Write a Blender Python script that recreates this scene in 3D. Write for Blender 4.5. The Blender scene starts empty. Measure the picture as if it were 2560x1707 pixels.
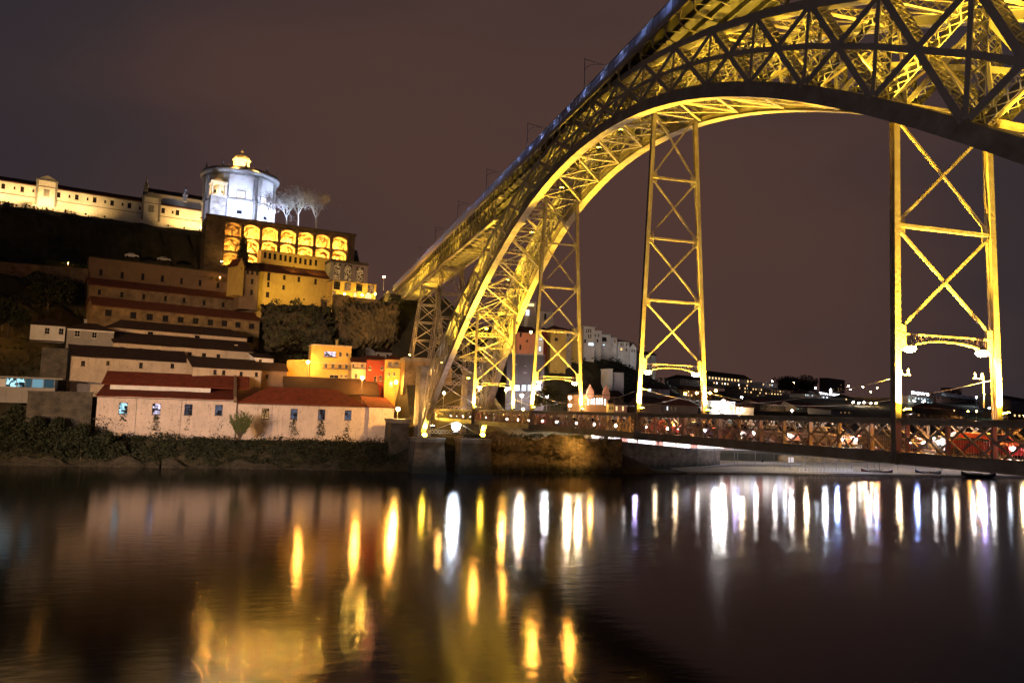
import bpy, math, random
from mathutils import Vector, Matrix
rnd = random.Random(11)
scene = bpy.context.scene
col = scene.collection
V = Vector
Z0 = 14.5                     # the lower deck's top chord above the river (river surface z = 0)

# ------------------------------------------------------------------ camera
CAM = V((-89.068, 38.833, Z0 - 0.382))
YAW, PITCH, ROLL, FPX = math.radians(16.668), math.radians(5.239), math.radians(1.725), 1940.5
_fw = V((math.cos(PITCH) * math.cos(YAW), -math.cos(PITCH) * math.sin(YAW), math.sin(PITCH)))
_rt = V((-math.sin(YAW), -math.cos(YAW), 0))
_up = _rt.cross(_fw)
_r2 = math.cos(ROLL) * _rt + math.sin(ROLL) * _up
_u2 = -math.sin(ROLL) * _rt + math.cos(ROLL) * _up
cd = bpy.data.cameras.new('camera')
cam = bpy.data.objects.new('camera', cd)
col.objects.link(cam)
M = Matrix((_r2, _u2, -_fw)).transposed().to_4x4()
M.translation = CAM
cam.matrix_world = M
cd.sensor_width = 36
cd.lens = FPX / 2560 * 36
cd.clip_end = 6000
cd.clip_start = 0.5
scene.camera = cam

# ------------------------------------------------------------------ night sky (low cloud lit by the city), no sun
world = bpy.data.worlds.new('World')
scene.world = world
world.use_nodes = True
wn, wl = world.node_tree.nodes, world.node_tree.links
wn.clear()
out = wn.new('ShaderNodeOutputWorld')
bg = wn.new('ShaderNodeBackground')
sky = wn.new('ShaderNodeTexSky')
sky.sky_type = 'NISHITA'
sky.sun_disc = False
sky.sun_elevation = math.radians(-9)
sky.sun_rotation = math.radians(70)
skm = wn.new('ShaderNodeVectorMath'); skm.operation = 'SCALE'; skm.inputs['Scale'].default_value = 0.05
wl.new(sky.outputs[0], skm.inputs[0])
tc = wn.new('ShaderNodeTexCoord')
dot = wn.new('ShaderNodeVectorMath'); dot.operation = 'DOT_PRODUCT'
gd = V((0.93, -0.30, 0.20)).normalized()
dot.inputs[1].default_value = gd
wl.new(tc.outputs['Generated'], dot.inputs[0])
nz = wn.new('ShaderNodeTexNoise'); nz.inputs['Scale'].default_value = 2.2; nz.inputs['Detail'].default_value = 3
mp = wn.new('ShaderNodeMapping'); mp.inputs['Scale'].default_value = (1, 1, 3.0)
wl.new(tc.outputs['Generated'], mp.inputs[0]); wl.new(mp.outputs[0], nz.inputs['Vector'])
mad = wn.new('ShaderNodeMath'); mad.operation = 'MULTIPLY_ADD'; mad.inputs[1].default_value = 0.20; mad.inputs[2].default_value = -0.10
wl.new(nz.outputs['Fac'], mad.inputs[0])
ad = wn.new('ShaderNodeMath'); ad.operation = 'ADD'
wl.new(dot.outputs['Value'], ad.inputs[0]); wl.new(mad.outputs[0], ad.inputs[1])
mr = wn.new('ShaderNodeMapRange'); mr.inputs['From Min'].default_value = 0.62; mr.inputs['From Max'].default_value = 1.02
mr.interpolation_type = 'SMOOTHSTEP'
wl.new(ad.outputs[0], mr.inputs['Value'])
rampn = wn.new('ShaderNodeValToRGB')
rampn.color_ramp.elements[0].position = 0.0; rampn.color_ramp.elements[0].color = (0.0175, 0.0165, 0.027, 1)
rampn.color_ramp.elements[1].position = 1.0; rampn.color_ramp.elements[1].color = (0.079, 0.040, 0.032, 1)
e = rampn.color_ramp.elements.new(0.62); e.color = (0.038, 0.027, 0.030, 1)
wl.new(mr.outputs[0], rampn.inputs[0])
addc = wn.new('ShaderNodeVectorMath'); addc.operation = 'ADD'
wl.new(rampn.outputs[0], addc.inputs[0]); wl.new(skm.outputs[0], addc.inputs[1])
wl.new(addc.outputs[0], bg.inputs[0]); bg.inputs[1].default_value = 1.0
wl.new(bg.outputs[0], out.inputs[0])

scene.view_settings.view_transform = 'Standard'
scene.view_settings.look = 'None'
scene.view_settings.exposure = 0.0
scene.view_settings.gamma = 1.0
scene.view_settings.use_curve_mapping = False
cy = scene.cycles
cy.use_denoising = True
cy.use_light_tree = True
cy.max_bounces = 5
cy.diffuse_bounces = 2
cy.glossy_bounces = 3
cy.transmission_bounces = 3
cy.transparent_max_bounces = 8
cy.caustics_reflective = False
cy.caustics_refractive = False
cy.sample_clamp_indirect = 6.0

# ------------------------------------------------------------------ pixels of the photograph -> points of the place
def ray(px, py):
    return _fw + (px - 1280) / FPX * _r2 - (py - 853.5) / FPX * _u2

def atX(px, py, X):
    d = ray(px, py); t = (X - CAM.x) / d.x
    return CAM + t * d

def atZ(px, py, z):
    d = ray(px, py); t = (z - CAM.z) / d.z
    return CAM + t * d

class Plane:
    """upright plane through the point seen at (px, py) with x = X, turned th degrees from facing the river"""
    def __init__(self, px, py, X, th=0.0):
        a = math.radians(th)
        self.A = atX(px, py, X)
        self.t = V((math.sin(a), -math.cos(a), 0))        # to the right in the picture
        self.n = V((-math.cos(a), -math.sin(a), 0))       # towards the river
    def hit(self, px, py):
        d = ray(px, py)
        k = (self.A - CAM).dot(self.n) / d.dot(self.n)
        p = CAM + k * d
        return (p - self.A).dot(self.t), p.z
    def pt(self, s, z, out=0.0):
        p = self.A + self.t * s + self.n * out
        return V((p.x, p.y, z))

# ------------------------------------------------------------------ mesh helper
WPOS = {}
class MB:
    def __init__(self):
        self.v, self.f = [], []
    def quad(self, a, b, c, d):
        n = len(self.v); self.v += [tuple(a), tuple(b), tuple(c), tuple(d)]; self.f.append((n, n + 1, n + 2, n + 3)); return self
    def tri(self, a, b, c):
        n = len(self.v); self.v += [tuple(a), tuple(b), tuple(c)]; self.f.append((n, n + 1, n + 2)); return self
    def hexa(self, p):                                   # p: 8 corners, bottom ring then top ring
        n = len(self.v); self.v += [tuple(q) for q in p]
        for f in ((3, 2, 1, 0), (4, 5, 6, 7), (0, 1, 5, 4), (1, 2, 6, 5), (2, 3, 7, 6), (3, 0, 4, 7)):
            self.f.append(tuple(n + i for i in f))
        return self
    def box(self, x0, x1, y0, y1, z0, z1):
        return self.hexa([(x0, y0, z0), (x1, y0, z0), (x1, y1, z0), (x0, y1, z0), (x0, y0, z1), (x1, y0, z1), (x1, y1, z1), (x0, y1, z1)])
    def obox(self, o, t, n, s0, s1, d0, d1, z0, z1):     # box in a facade's own axes
        c = [o + t * s + n * d for s, d in ((s0, d0), (s1, d0), (s1, d1), (s0, d1))]
        return self.hexa([(q.x, q.y, z0) for q in c] + [(q.x, q.y, z1) for q in c])
    def beam(self, a, b, w, h, up=(0, 0, 1)):            # w across, h along up
        a, b = V(a), V(b); d = b - a
        if d.length < 1e-5: return self
        d.normalize(); up = V(up); s = d.cross(up)
        if s.length < 1e-4: s = d.cross(V((1, 0, 0)))
        s.normalize(); u = s.cross(d)
        s *= w / 2; u *= h / 2
        return self.hexa([a - s - u, a + s - u, a + s + u, a - s + u, b - s - u, b + s - u, b + s + u, b - s + u])
    def tube(self, pts, rads, n=6, cap=True):
        base = len(self.v); rings = []
        for i, p in enumerate(pts):
            p = V(p)
            d = (V(pts[min(i + 1, len(pts) - 1)]) - V(pts[max(i - 1, 0)]))
            if d.length < 1e-6: d = V((0, 0, 1))
            d.normalize()
            s = d.cross(V((0, 0, 1)) if abs(d.z) < 0.9 else V((1, 0, 0))); s.normalize(); u = s.cross(d)
            for k in range(n):
                an = 2 * math.pi * k / n
                self.v.append(tuple(p + (s * math.cos(an) + u * math.sin(an)) * rads[i]))
        for i in range(len(pts) - 1):
            for k in range(n):
                a = base + i * n + k; b = base + i * n + (k + 1) % n
                self.f.append((a, b, b + n, a + n))
        if cap:
            self.f.append(tuple(base + k for k in range(n))[::-1])
            m = base + (len(pts) - 1) * n
            self.f.append(tuple(m + k for k in range(n)))
        return self
    def lathe(self, c, prof, n=24, a0=0.0, ring=False):  # prof: (radius, z) upwards; ring: closed section, no end caps
        if ring: prof = list(prof) + [prof[0]]
        base = len(self.v); c = V(c)
        for r, z in prof:
            for k in range(n):
                an = a0 + 2 * math.pi * k / n
                self.v.append((c.x + r * math.cos(an), c.y + r * math.sin(an), c.z + z))
        for i in range(len(prof) - 1):
            for k in range(n):
                a = base + i * n + k; b = base + i * n + (k + 1) % n
                self.f.append((a, b, b + n, a + n))
        if ring: return self
        self.f.append(tuple(base + k for k in range(n))[::-1])
        m = base + (len(prof) - 1) * n
        self.f.append(tuple(m + k for k in range(n)))
        return self
    def sphere(self, c, r, n=10, m=6, sx=1, sy=1, sz=1):
        c = V(c); prof = []
        base = len(self.v)
        for i in range(1, m):
            a = math.pi * i / m
            for k in range(n):
                t = 2 * math.pi * k / n
                self.v.append((c.x + r * sx * math.sin(a) * math.cos(t), c.y + r * sy * math.sin(a) * math.sin(t), c.z - r * sz * math.cos(a)))
        bot = len(self.v); self.v.append((c.x, c.y, c.z - r * sz)); top = len(self.v); self.v.append((c.x, c.y, c.z + r * sz))
        for i in range(m - 2):
            for k in range(n):
                a = base + i * n + k; b = base + i * n + (k + 1) % n
                self.f.append((a, b, b + n, a + n))
        for k in range(n):
            self.f.append((bot, base + (k + 1) % n, base + k))
            q = base + (m - 2) * n
            self.f.append((top, q + k, q + (k + 1) % n))
        return self
    def mesh(self, name, mat, smooth=False, origin=None):
        if origin is None:
            xs = [p[0] for p in self.v]; ys = [p[1] for p in self.v]; zs = [p[2] for p in self.v]
            origin = V(((min(xs) + max(xs)) / 2, (min(ys) + max(ys)) / 2, min(zs)))
        ox, oy, oz = origin
        me = bpy.data.meshes.new(name)
        me.from_pydata([(x - ox, y - oy, z - oz) for x, y, z in self.v], [], self.f)
        if mat is not None: me.materials.append(mat)
        if smooth: me.polygons.foreach_set('use_smooth', [True] * len(me.polygons))
        return me, V(origin)
    def build(self, name, mat, parent=None, smooth=False, origin=None):
        me, o = self.mesh(name, mat, smooth, origin)
        return link(name, me, o, parent)

def link(name, me, wpos, parent=None):
    ob = bpy.data.objects.new(name, me)
    col.objects.link(ob)
    if parent is not None:
        ob.parent = parent; ob.location = V(wpos) - WPOS[parent.name]
    else:
        ob.location = wpos
    WPOS[ob.name] = V(wpos)
    return ob

def tag(o, label=None, cat=None, group=None, kind=None):
    if label: o['label'] = label
    if cat: o['category'] = cat
    if group: o['group'] = group
    if kind: o['kind'] = kind
    return o

def thing(name, loc, label, cat, group=None):
    e = bpy.data.objects.new(name, None); col.objects.link(e)
    e.empty_display_size = 0.5
    e.location = loc; WPOS[e.name] = V(loc)
    return tag(e, label, cat, group)

def light(kind, loc, power, color, parent=None, target=None, size=0.15, angle=60, blend=0.6):
    ld = bpy.data.lights.new('lamp_light', kind)
    ld.energy = power; ld.color = color
    if kind == 'SPOT':
        ld.spot_size = math.radians(angle); ld.spot_blend = blend; ld.shadow_soft_size = size
    elif kind == 'POINT':
        ld.shadow_soft_size = size
    elif kind == 'AREA':
        ld.size = size
    o = bpy.data.objects.new('lamp_light', ld); col.objects.link(o)
    loc = V(loc)
    if target is not None:
        q = (V(target) - loc).to_track_quat('-Z', 'Y'); o.rotation_euler = q.to_euler()
    if parent is not None:
        o.parent = parent; o.location = loc - WPOS[parent.name]
    else: o.location = loc
    return o

# ------------------------------------------------------------------ materials
def new_mat(name):
    m = bpy.data.materials.new(name); m.use_nodes = True
    n, l = m.node_tree.nodes, m.node_tree.links
    return m, n, l, n['Principled BSDF']

def mat(name, c, rough=0.7, var=0.25, scale=0.6, bump=0.0, bscale=8.0, metal=0.0, c2=None, stretch=(1, 1, 1), spec=0.4):
    m, n, l, b = new_mat(name)
    geo = n.new('ShaderNodeNewGeometry')
    mpn = n.new('ShaderNodeMapping'); mpn.inputs['Scale'].default_value = stretch
    l.new(geo.outputs['Position'], mpn.inputs[0])
    t = n.new('ShaderNodeTexNoise'); t.inputs['Scale'].default_value = scale; t.inputs['Detail'].default_value = 6; t.inputs['Roughness'].default_value = 0.65
    l.new(mpn.outputs[0], t.inputs['Vector'])
    r = n.new('ShaderNodeValToRGB')
    r.color_ramp.elements[0].position = 0.3; r.color_ramp.elements[1].position = 0.72
    if c2 is None: c2 = tuple(x * (1 - var) for x in c)
    r.color_ramp.elements[0].color = (*c2, 1); r.color_ramp.elements[1].color = (*c, 1)
    l.new(t.outputs['Fac'], r.inputs[0]); l.new(r.outputs[0], b.inputs['Base Color'])
    b.inputs['Roughness'].default_value = rough; b.inputs['Metallic'].default_value = metal
    b.inputs['Specular IOR Level'].default_value = spec
    if bump:
        t2 = n.new('ShaderNodeTexNoise'); t2.inputs['Scale'].default_value = bscale; t2.inputs['Detail'].default_value = 5
        l.new(mpn.outputs[0], t2.inputs['Vector'])
        bp = n.new('ShaderNodeBump'); bp.inputs['Strength'].default_value = bump; bp.inputs['Distance'].default_value = 0.1
        l.new(t2.outputs['Fac'], bp.inputs['Height']); l.new(bp.outputs[0], b.inputs['Normal'])
    return m

def plaster(name, c, dirt=(0.12, 0.10, 0.08), amount=0.45, stone=(0.22, 0.17, 0.13)):
    """rendered wall: mottled, with damp streaks and patches where the render has come off"""
    m, n, l, b = new_mat(name)
    geo = n.new('ShaderNodeNewGeometry')
    t = n.new('ShaderNodeTexNoise'); t.inputs['Scale'].default_value = 0.35; t.inputs['Detail'].default_value = 8; t.inputs['Roughness'].default_value = 0.7
    l.new(geo.outputs['Position'], t.inputs['Vector'])
    r = n.new('ShaderNodeValToRGB'); r.color_ramp.elements[0].position = 0.35; r.color_ramp.elements[1].position = 0.65
    r.color_ramp.elements[0].color = (*[x * 0.8 for x in c], 1); r.color_ramp.elements[1].color = (*c, 1)
    l.new(t.outputs['Fac'], r.inputs[0])
    mp2 = n.new('ShaderNodeMapping'); mp2.inputs['Scale'].default_value = (1.6, 1.6, 0.28)
    l.new(geo.outputs['Position'], mp2.inputs[0])
    s = n.new('ShaderNodeTexNoise'); s.inputs['Scale'].default_value = 1.0; s.inputs['Detail'].default_value = 7; s.inputs['Roughness'].default_value = 0.75
    l.new(mp2.outputs[0], s.inputs['Vector'])
    sr = n.new('ShaderNodeMapRange'); sr.inputs['From Min'].default_value = 0.54; sr.inputs['From Max'].default_value = 0.70; sr.inputs['To Max'].default_value = amount
    l.new(s.outputs['Fac'], sr.inputs['Value'])
    mx = n.new('ShaderNodeMix'); mx.data_type = 'RGBA'
    l.new(sr.outputs[0], mx.inputs['Factor']); l.new(r.outputs[0], mx.inputs['A']); mx.inputs['B'].default_value = (*dirt, 1)
    v = n.new('ShaderNodeTexNoise'); v.inputs['Scale'].default_value = 2.4; v.inputs['Detail'].default_value = 3
    l.new(geo.outputs['Position'], v.inputs['Vector'])
    vr = n.new('ShaderNodeMapRange'); vr.inputs['From Min'].default_value = 0.64; vr.inputs['From Max'].default_value = 0.67; vr.inputs['To Max'].default_value = amount * 1.4
    l.new(v.outputs['Fac'], vr.inputs['Value'])
    mx2 = n.new('ShaderNodeMix'); mx2.data_type = 'RGBA'
    l.new(vr.outputs[0], mx2.inputs['Factor']); l.new(mx.outputs['Result'], mx2.inputs['A']); mx2.inputs['B'].default_value = (*stone, 1)
    l.new(mx2.outputs['Result'], b.inputs['Base Color'])
    b.inputs['Roughness'].default_value = 0.9; b.inputs['Specular IOR Level'].default_value = 0.15
    t3 = n.new('ShaderNodeTexNoise'); t3.inputs['Scale'].default_value = 5; t3.inputs['Detail'].default_value = 5
    l.new(geo.outputs['Position'], t3.inputs['Vector'])
    bp = n.new('ShaderNodeBump'); bp.inputs['Strength'].default_value = 0.35; bp.inputs['Distance'].default_value = 0.08
    l.new(t3.outputs['Fac'], bp.inputs['Height']); l.new(bp.outputs[0], b.inputs['Normal'])
    return m

def masonry(name, c, c2, mortar, scale=1.0, bw=0.7, bh=0.35):
    """coursed stone, joints sunk"""
    m, n, l, b = new_mat(name)
    geo = n.new('ShaderNodeNewGeometry')
    sep = n.new('ShaderNodeSeparateXYZ'); l.new(geo.outputs['Position'], sep.inputs[0])
    sm = n.new('ShaderNodeMath'); sm.operation = 'MULTIPLY_ADD'; sm.inputs[1].default_value = 0.9
    l.new(sep.outputs['X'], sm.inputs[0]); l.new(sep.outputs['Y'], sm.inputs[2])
    cmb = n.new('ShaderNodeCombineXYZ'); l.new(sm.outputs[0], cmb.inputs[0]); l.new(sep.outputs['Z'], cmb.inputs[1])
    br = n.new('ShaderNodeTexBrick'); br.inputs['Scale'].default_value = scale
    br.inputs['Brick Width'].default_value = bw; br.inputs['Row Height'].default_value = bh; br.inputs['Mortar Size'].default_value = 0.02
    br.inputs['Color1'].default_value = (*c, 1); br.inputs['Color2'].default_value = (*c2, 1); br.inputs['Mortar'].default_value = (*mortar, 1)
    l.new(cmb.outputs[0], br.inputs['Vector'])
    t = n.new('ShaderNodeTexNoise'); t.inputs['Scale'].default_value = 0.5; t.inputs['Detail'].default_value = 8
    l.new(geo.outputs['Position'], t.inputs['Vector'])
    r = n.new('ShaderNodeMapRange'); r.inputs['From Min'].default_value = 0.3; r.inputs['From Max'].default_value = 0.7; r.inputs['To Min'].default_value = 0.45; r.inputs['To Max'].default_value = 1.1
    l.new(t.outputs['Fac'], r.inputs['Value'])
    mx = n.new('ShaderNodeVectorMath'); mx.operation = 'SCALE'
    l.new(br.outputs['Color'], mx.inputs[0]); l.new(r.outputs[0], mx.inputs['Scale'])
    l.new(mx.outputs[0], b.inputs['Base Color'])
    b.inputs['Roughness'].default_value = 0.9
    bp = n.new('ShaderNodeBump'); bp.inputs['Strength'].default_value = 0.5; bp.inputs['Distance'].default_value = 0.08
    t2 = n.new('ShaderNodeTexNoise'); t2.inputs['Scale'].default_value = 3; t2.inputs['Detail'].default_value = 6
    l.new(geo.outputs['Position'], t2.inputs['Vector'])
    sb = n.new('ShaderNodeMath'); sb.operation = 'SUBTRACT'
    l.new(t2.outputs['Fac'], sb.inputs[0]); l.new(br.outputs['Fac'], sb.inputs[1])
    l.new(sb.outputs[0], bp.inputs['Height']); l.new(bp.outputs[0], b.inputs['Normal'])
    return m

def tide(m, lo=0.9, hi=2.1, dark=(0.018, 0.020, 0.014)):
    """algae-dark band left by the tide at the foot of a river wall"""
    n, l = m.node_tree.nodes, m.node_tree.links; b = n['Principled BSDF']
    src = b.inputs['Base Color'].links[0].from_socket
    g = n.new('ShaderNodeNewGeometry'); sp = n.new('ShaderNodeSeparateXYZ'); l.new(g.outputs['Position'], sp.inputs[0])
    t = n.new('ShaderNodeTexNoise'); t.inputs['Scale'].default_value = .8; t.inputs['Detail'].default_value = 5; l.new(g.outputs['Position'], t.inputs['Vector'])
    a = n.new('ShaderNodeMath'); a.operation = 'MULTIPLY_ADD'; a.inputs[1].default_value = -2.2; l.new(t.outputs['Fac'], a.inputs[0]); l.new(sp.outputs['Z'], a.inputs[2])
    r = n.new('ShaderNodeMapRange'); r.inputs['From Min'].default_value = lo - 1.1; r.inputs['From Max'].default_value = hi - 1.1; l.new(a.outputs[0], r.inputs['Value'])
    mx = n.new('ShaderNodeMix'); mx.data_type = 'RGBA'; mx.inputs['A'].default_value = (*dark, 1)
    l.new(r.outputs[0], mx.inputs['Factor']); l.new(src, mx.inputs['B']); l.new(mx.outputs['Result'], b.inputs['Base Color'])
    return m

def tiles(name, c, c2):
    """clay pan tiles: rows and rolls in relief"""
    m, n, l, b = new_mat(name)
    geo = n.new('ShaderNodeNewGeometry')
    t = n.new('ShaderNodeTexNoise'); t.inputs['Scale'].default_value = 0.7; t.inputs['Detail'].default_value = 8; t.inputs['Roughness'].default_value = 0.75
    l.new(geo.outputs['Position'], t.inputs['Vector'])
    r = n.new('ShaderNodeValToRGB'); r.color_ramp.elements[0].position = 0.32; r.color_ramp.elements[1].position = 0.68
    r.color_ramp.elements[0].color = (*c2, 1); r.color_ramp.elements[1].color = (*c, 1)
    l.new(t.outputs['Fac'], r.inputs[0]); l.new(r.outputs[0], b.inputs['Base Color'])
    w = n.new('ShaderNodeTexWave'); w.bands_direction = 'Y'; w.inputs['Scale'].default_value = 1.1; w.inputs['Distortion'].default_value = 0.4
    l.new(geo.outputs['Position'], w.inputs['Vector'])
    w2 = n.new('ShaderNodeTexWave'); w2.bands_direction = 'Z'; w2.inputs['Scale'].default_value = 1.8; w2.wave_profile = 'SAW'
    l.new(geo.outputs['Position'], w2.inputs['Vector'])
    a = n.new('ShaderNodeMath'); a.operation = 'ADD'; l.new(w.outputs['Fac'], a.inputs[0]); l.new(w2.outputs['Fac'], a.inputs[1])
    bp = n.new('ShaderNodeBump'); bp.inputs['Strength'].default_value = 0.7; bp.inputs['Distance'].default_value = 0.08
    l.new(a.outputs[0], bp.inputs['Height']); l.new(bp.outputs[0], b.inputs['Normal'])
    b.inputs['Roughness'].default_value = 0.85; b.inputs['Specular IOR Level'].default_value = 0.2
    return m

_em = {}
def emit(c, s):
    k = (tuple(c), round(s, 3))
    if k not in _em:
        m = bpy.data.materials.new('lamp_glow'); m.use_nodes = True
        n, l = m.node_tree.nodes, m.node_tree.links; n.clear()
        o = n.new('ShaderNodeOutputMaterial'); e = n.new('ShaderNodeEmission')
        e.inputs[0].default_value = (*c, 1); e.inputs[1].default_value = s
        l.new(e.outputs[0], o.inputs[0]); _em[k] = m
    return _em[k]

WARM = (1.0, 0.50, 0.10)
AMBER = (1.0, 0.42, 0.06)
YEL = (1.0, 0.61, 0.042)
SOFT = (1.0, 0.72, 0.42)
COOL = (0.80, 0.88, 1.0)
WHITE = (1.0, 0.93, 0.86)
BLUE = (0.35, 0.45, 1.0)
VIOLET = (0.62, 0.50, 1.0)

M_iron = mat('painted_iron', (0.35, 0.32, 0.25), 0.45, 0.22, 0.9, 0.15, 6, spec=0.5)
M_deckd = mat('shaded_deck_plate', (0.06, 0.055, 0.05), 0.7, 0.4, 1.2)  # near-black base colour stands in for the shade under the deck
M_iron2 = mat('weathered_iron_light_patches', (0.37, 0.33, 0.25), 0.5, 0.45, 0.55, 0.25, 5, c2=(0.16, 0.12, 0.075))  # weathering, plus large dark blotches painted to suggest patchy floodlighting
M_asph = mat('asphalt', (0.06, 0.06, 0.06), 0.85, 0.3, 3, 0.3, 20)
M_pave = mat('pavement', (0.22, 0.20, 0.18), 0.85, 0.3, 1.2, 0.2, 10)
M_black = mat('black_metal', (0.02, 0.02, 0.022), 0.5, 0.2, 2)
M_grey = mat('grey_metal', (0.20, 0.20, 0.21), 0.45, 0.2, 2)
M_white = mat('white_paint', (0.75, 0.74, 0.72), 0.6, 0.15, 1.5)
M_glassd = mat('window_glass', (0.012, 0.014, 0.02), 0.12, 0.3, 0.8, 0, spec=0.6)
M_frame_d = mat('dark_window_frame', (0.07, 0.05, 0.04), 0.6, 0.3, 2)
M_frame_w = mat('white_window_frame', (0.55, 0.52, 0.48), 0.6, 0.25, 2)
M_tile_r = tiles('red_roof_tiles', (0.24, 0.05, 0.022), (0.10, 0.024, 0.013))
M_tile_d = tiles('old_dark_roof_tiles', (0.055, 0.032, 0.024), (0.028, 0.018, 0.015))
M_tile_b = tiles('brown_roof_tiles', (0.15, 0.05, 0.028), (0.085, 0.032, 0.02))
M_pl_pink = plaster('pinkish_render', (0.64, 0.53, 0.47), amount=0.55)
M_pl_cream = plaster('cream_render', (0.55, 0.44, 0.32), amount=0.55)
M_pl_white = plaster('white_render', (0.72, 0.70, 0.68), amount=0.30)
M_pl_yel = plaster('yellow_render', (0.60, 0.42, 0.12), amount=0.40)
M_pl_grey = plaster('grey_render', (0.30, 0.28, 0.26), amount=0.45)
M_pl_red = plaster('red_render', (0.25, 0.05, 0.035), amount=0.25)
M_pl_rose = plaster('rose_render', (0.45, 0.22, 0.16), amount=0.30)
M_pl_brown = plaster('brown_render', (0.22, 0.15, 0.10), amount=0.6)
M_st_brown = masonry('brown_rubble_stone', (0.27, 0.19, 0.11), (0.20, 0.14, 0.085), (0.12, 0.085, 0.06), 1.0, 0.6, 0.3)
M_st_ochre = masonry('ochre_rubble_stone', (0.34, 0.23, 0.10), (0.26, 0.17, 0.08), (0.15, 0.10, 0.06), 1.0, 0.6, 0.3)
M_st_grey = masonry('grey_ashlar', (0.30, 0.27, 0.24), (0.24, 0.215, 0.19), (0.12, 0.11, 0.10), 1.0, 1.1, 0.5)
M_st_dark = masonry('dark_wall_stone', (0.11, 0.095, 0.075), (0.08, 0.07, 0.055), (0.045, 0.04, 0.035), 1.0, 0.9, 0.45)
M_rock = tide(mat('river_rock', (0.22, 0.17, 0.11), 0.9, 0.5, 0.5, 1.0, 1.6, c2=(0.065, 0.058, 0.035)), 1.0, 2.6)
M_st_quay = tide(masonry('quay_stone', (0.25, 0.20, 0.14), (0.17, 0.14, 0.10), (0.08, 0.07, 0.05), 1.0, 1.0, 0.5), 1.2, 3.2)
M_st_foot = tide(masonry('footing_granite', (0.16, 0.13, 0.10), (0.12, 0.10, 0.08), (0.09, 0.08, 0.07), 1.0, 1.2, 0.6), 1.4, 3.4)
M_leaf = mat('dark_leaves', (0.030, 0.038, 0.016), 0.8, 0.5, 0.5)
M_leaf2 = mat('olive_leaves', (0.07, 0.075, 0.03), 0.8, 0.5, 0.5)
M_leaf3 = mat('lit_grass', (0.10, 0.13, 0.03), 0.8, 0.4, 0.6)
M_bark = mat('bark', (0.12, 0.095, 0.075), 0.9, 0.4, 3, 0.5, 8)
M_bark_p = mat('pale_bark', (0.42, 0.41, 0.40), 0.9, 0.3, 3, 0.4, 8)
M_gold = mat('gilded_stone', (0.62, 0.50, 0.34), 0.6, 0.3, 1.5)
M_church = plaster('church_white_render', (0.62, 0.62, 0.64), amount=0.18)
M_chstone = mat('church_granite', (0.24, 0.24, 0.25), 0.85, 0.35, 1.0, 0.4, 6)
M_concrete = mat('concrete', (0.28, 0.27, 0.26), 0.85, 0.3, 0.6, 0.2, 8)

# ================================================================== the river and the land
def lerp_tab(t, x):
    if x <= t[0][0]: return t[0][1]
    for (a, b), (c, d) in zip(t, t[1:]):
        if x <= c: return b + (d - b) * (x - a) / (c - a)
    return t[-1][1]

XB = [(-1900, 60), (-400, 74), (-150, 86), (-80, 89), (-40, 90), (-12, 89), (10, 90), (40, 95), (70, 98), (200, 108), (600, 130)]
TE = [(-4, -3), (0, 0.3), (1.5, 2.2), (5, 5.4), (18, 6.2), (23, 9), (26, 15.2), (35, 16.5), (37, 22), (46, 23.5), (48, 26), (54, 27), (56, 28.5), (64, 31), (68, 40), (76, 43), (80, 50), (90, 53), (94, 55), (98.5, 57), (101, 72), (106, 75.5), (112, 76.5), (130, 77), (300, 80), (1600, 90)]
TM = [(-4, -3), (0, 0.3), (2, 6), (12, 11.0), (20, 11.6), (26, 19), (32, 25.5), (44, 27), (56, 40), (66, 50), (76, 52), (300, 56), (1600, 70)]
TH = [(-4, -3), (0, 0.3), (1.5, 5), (30, 6.5), (60, 8), (80, 16), (95, 34), (105, 40), (200, 44), (600, 50), (1600, 60)]
TS = [(-4, -3), (0, 0.2), (8, 0.5), (18, 1.2), (24, 2.0), (28, 4.8), (45, 5.5), (60, 8), (80, 16), (95, 34), (105, 40), (200, 44), (600, 50), (1600, 60)]
TW = [(-4, -3), (0, 0.2), (8, 0.6), (18, 1.6), (24, 2.4), (28, 4.8), (60, 5.2), (120, 10), (250, 24), (420, 38), (700, 48), (1600, 52)]

def terr(x, y):
    d = x - lerp_tab(XB, y)
    if y > 7:                                          # the rows up the slope turn away from the river
        d -= min(max((75 - y) * 0.34, -18), 20) * min(max((d - 12) / 14, 0), 1)
    if y >= 11: return lerp_tab(TE, d)
    if y >= 7:
        k = (y - 7) / 4; return lerp_tab(TE, d) * k + lerp_tab(TM, d) * (1 - k)
    if y >= -14: return lerp_tab(TM, d)
    hz = lerp_tab(TH, d)
    if y < -44: hz = hz + (lerp_tab(TS, d) - hz) * min(1, (-44 - y) / 12)
    f = lerp_tab([(-220, 0.0), (-140, 0.30), (-90, 0.85), (-50, 1.15), (-14, 1.2)], y)
    hz = hz if hz < 7 else 7 + (hz - 7) * f
    if y >= -30:
        k = (y + 30) / 16; return lerp_tab(TM, d) * k + hz * (1 - k)
    if y >= -110: return hz
    if y >= -190:
        k = (y + 190) / 80; return hz * k + lerp_tab(TW, d) * (1 - k)
    return lerp_tab(TW, d)

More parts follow.
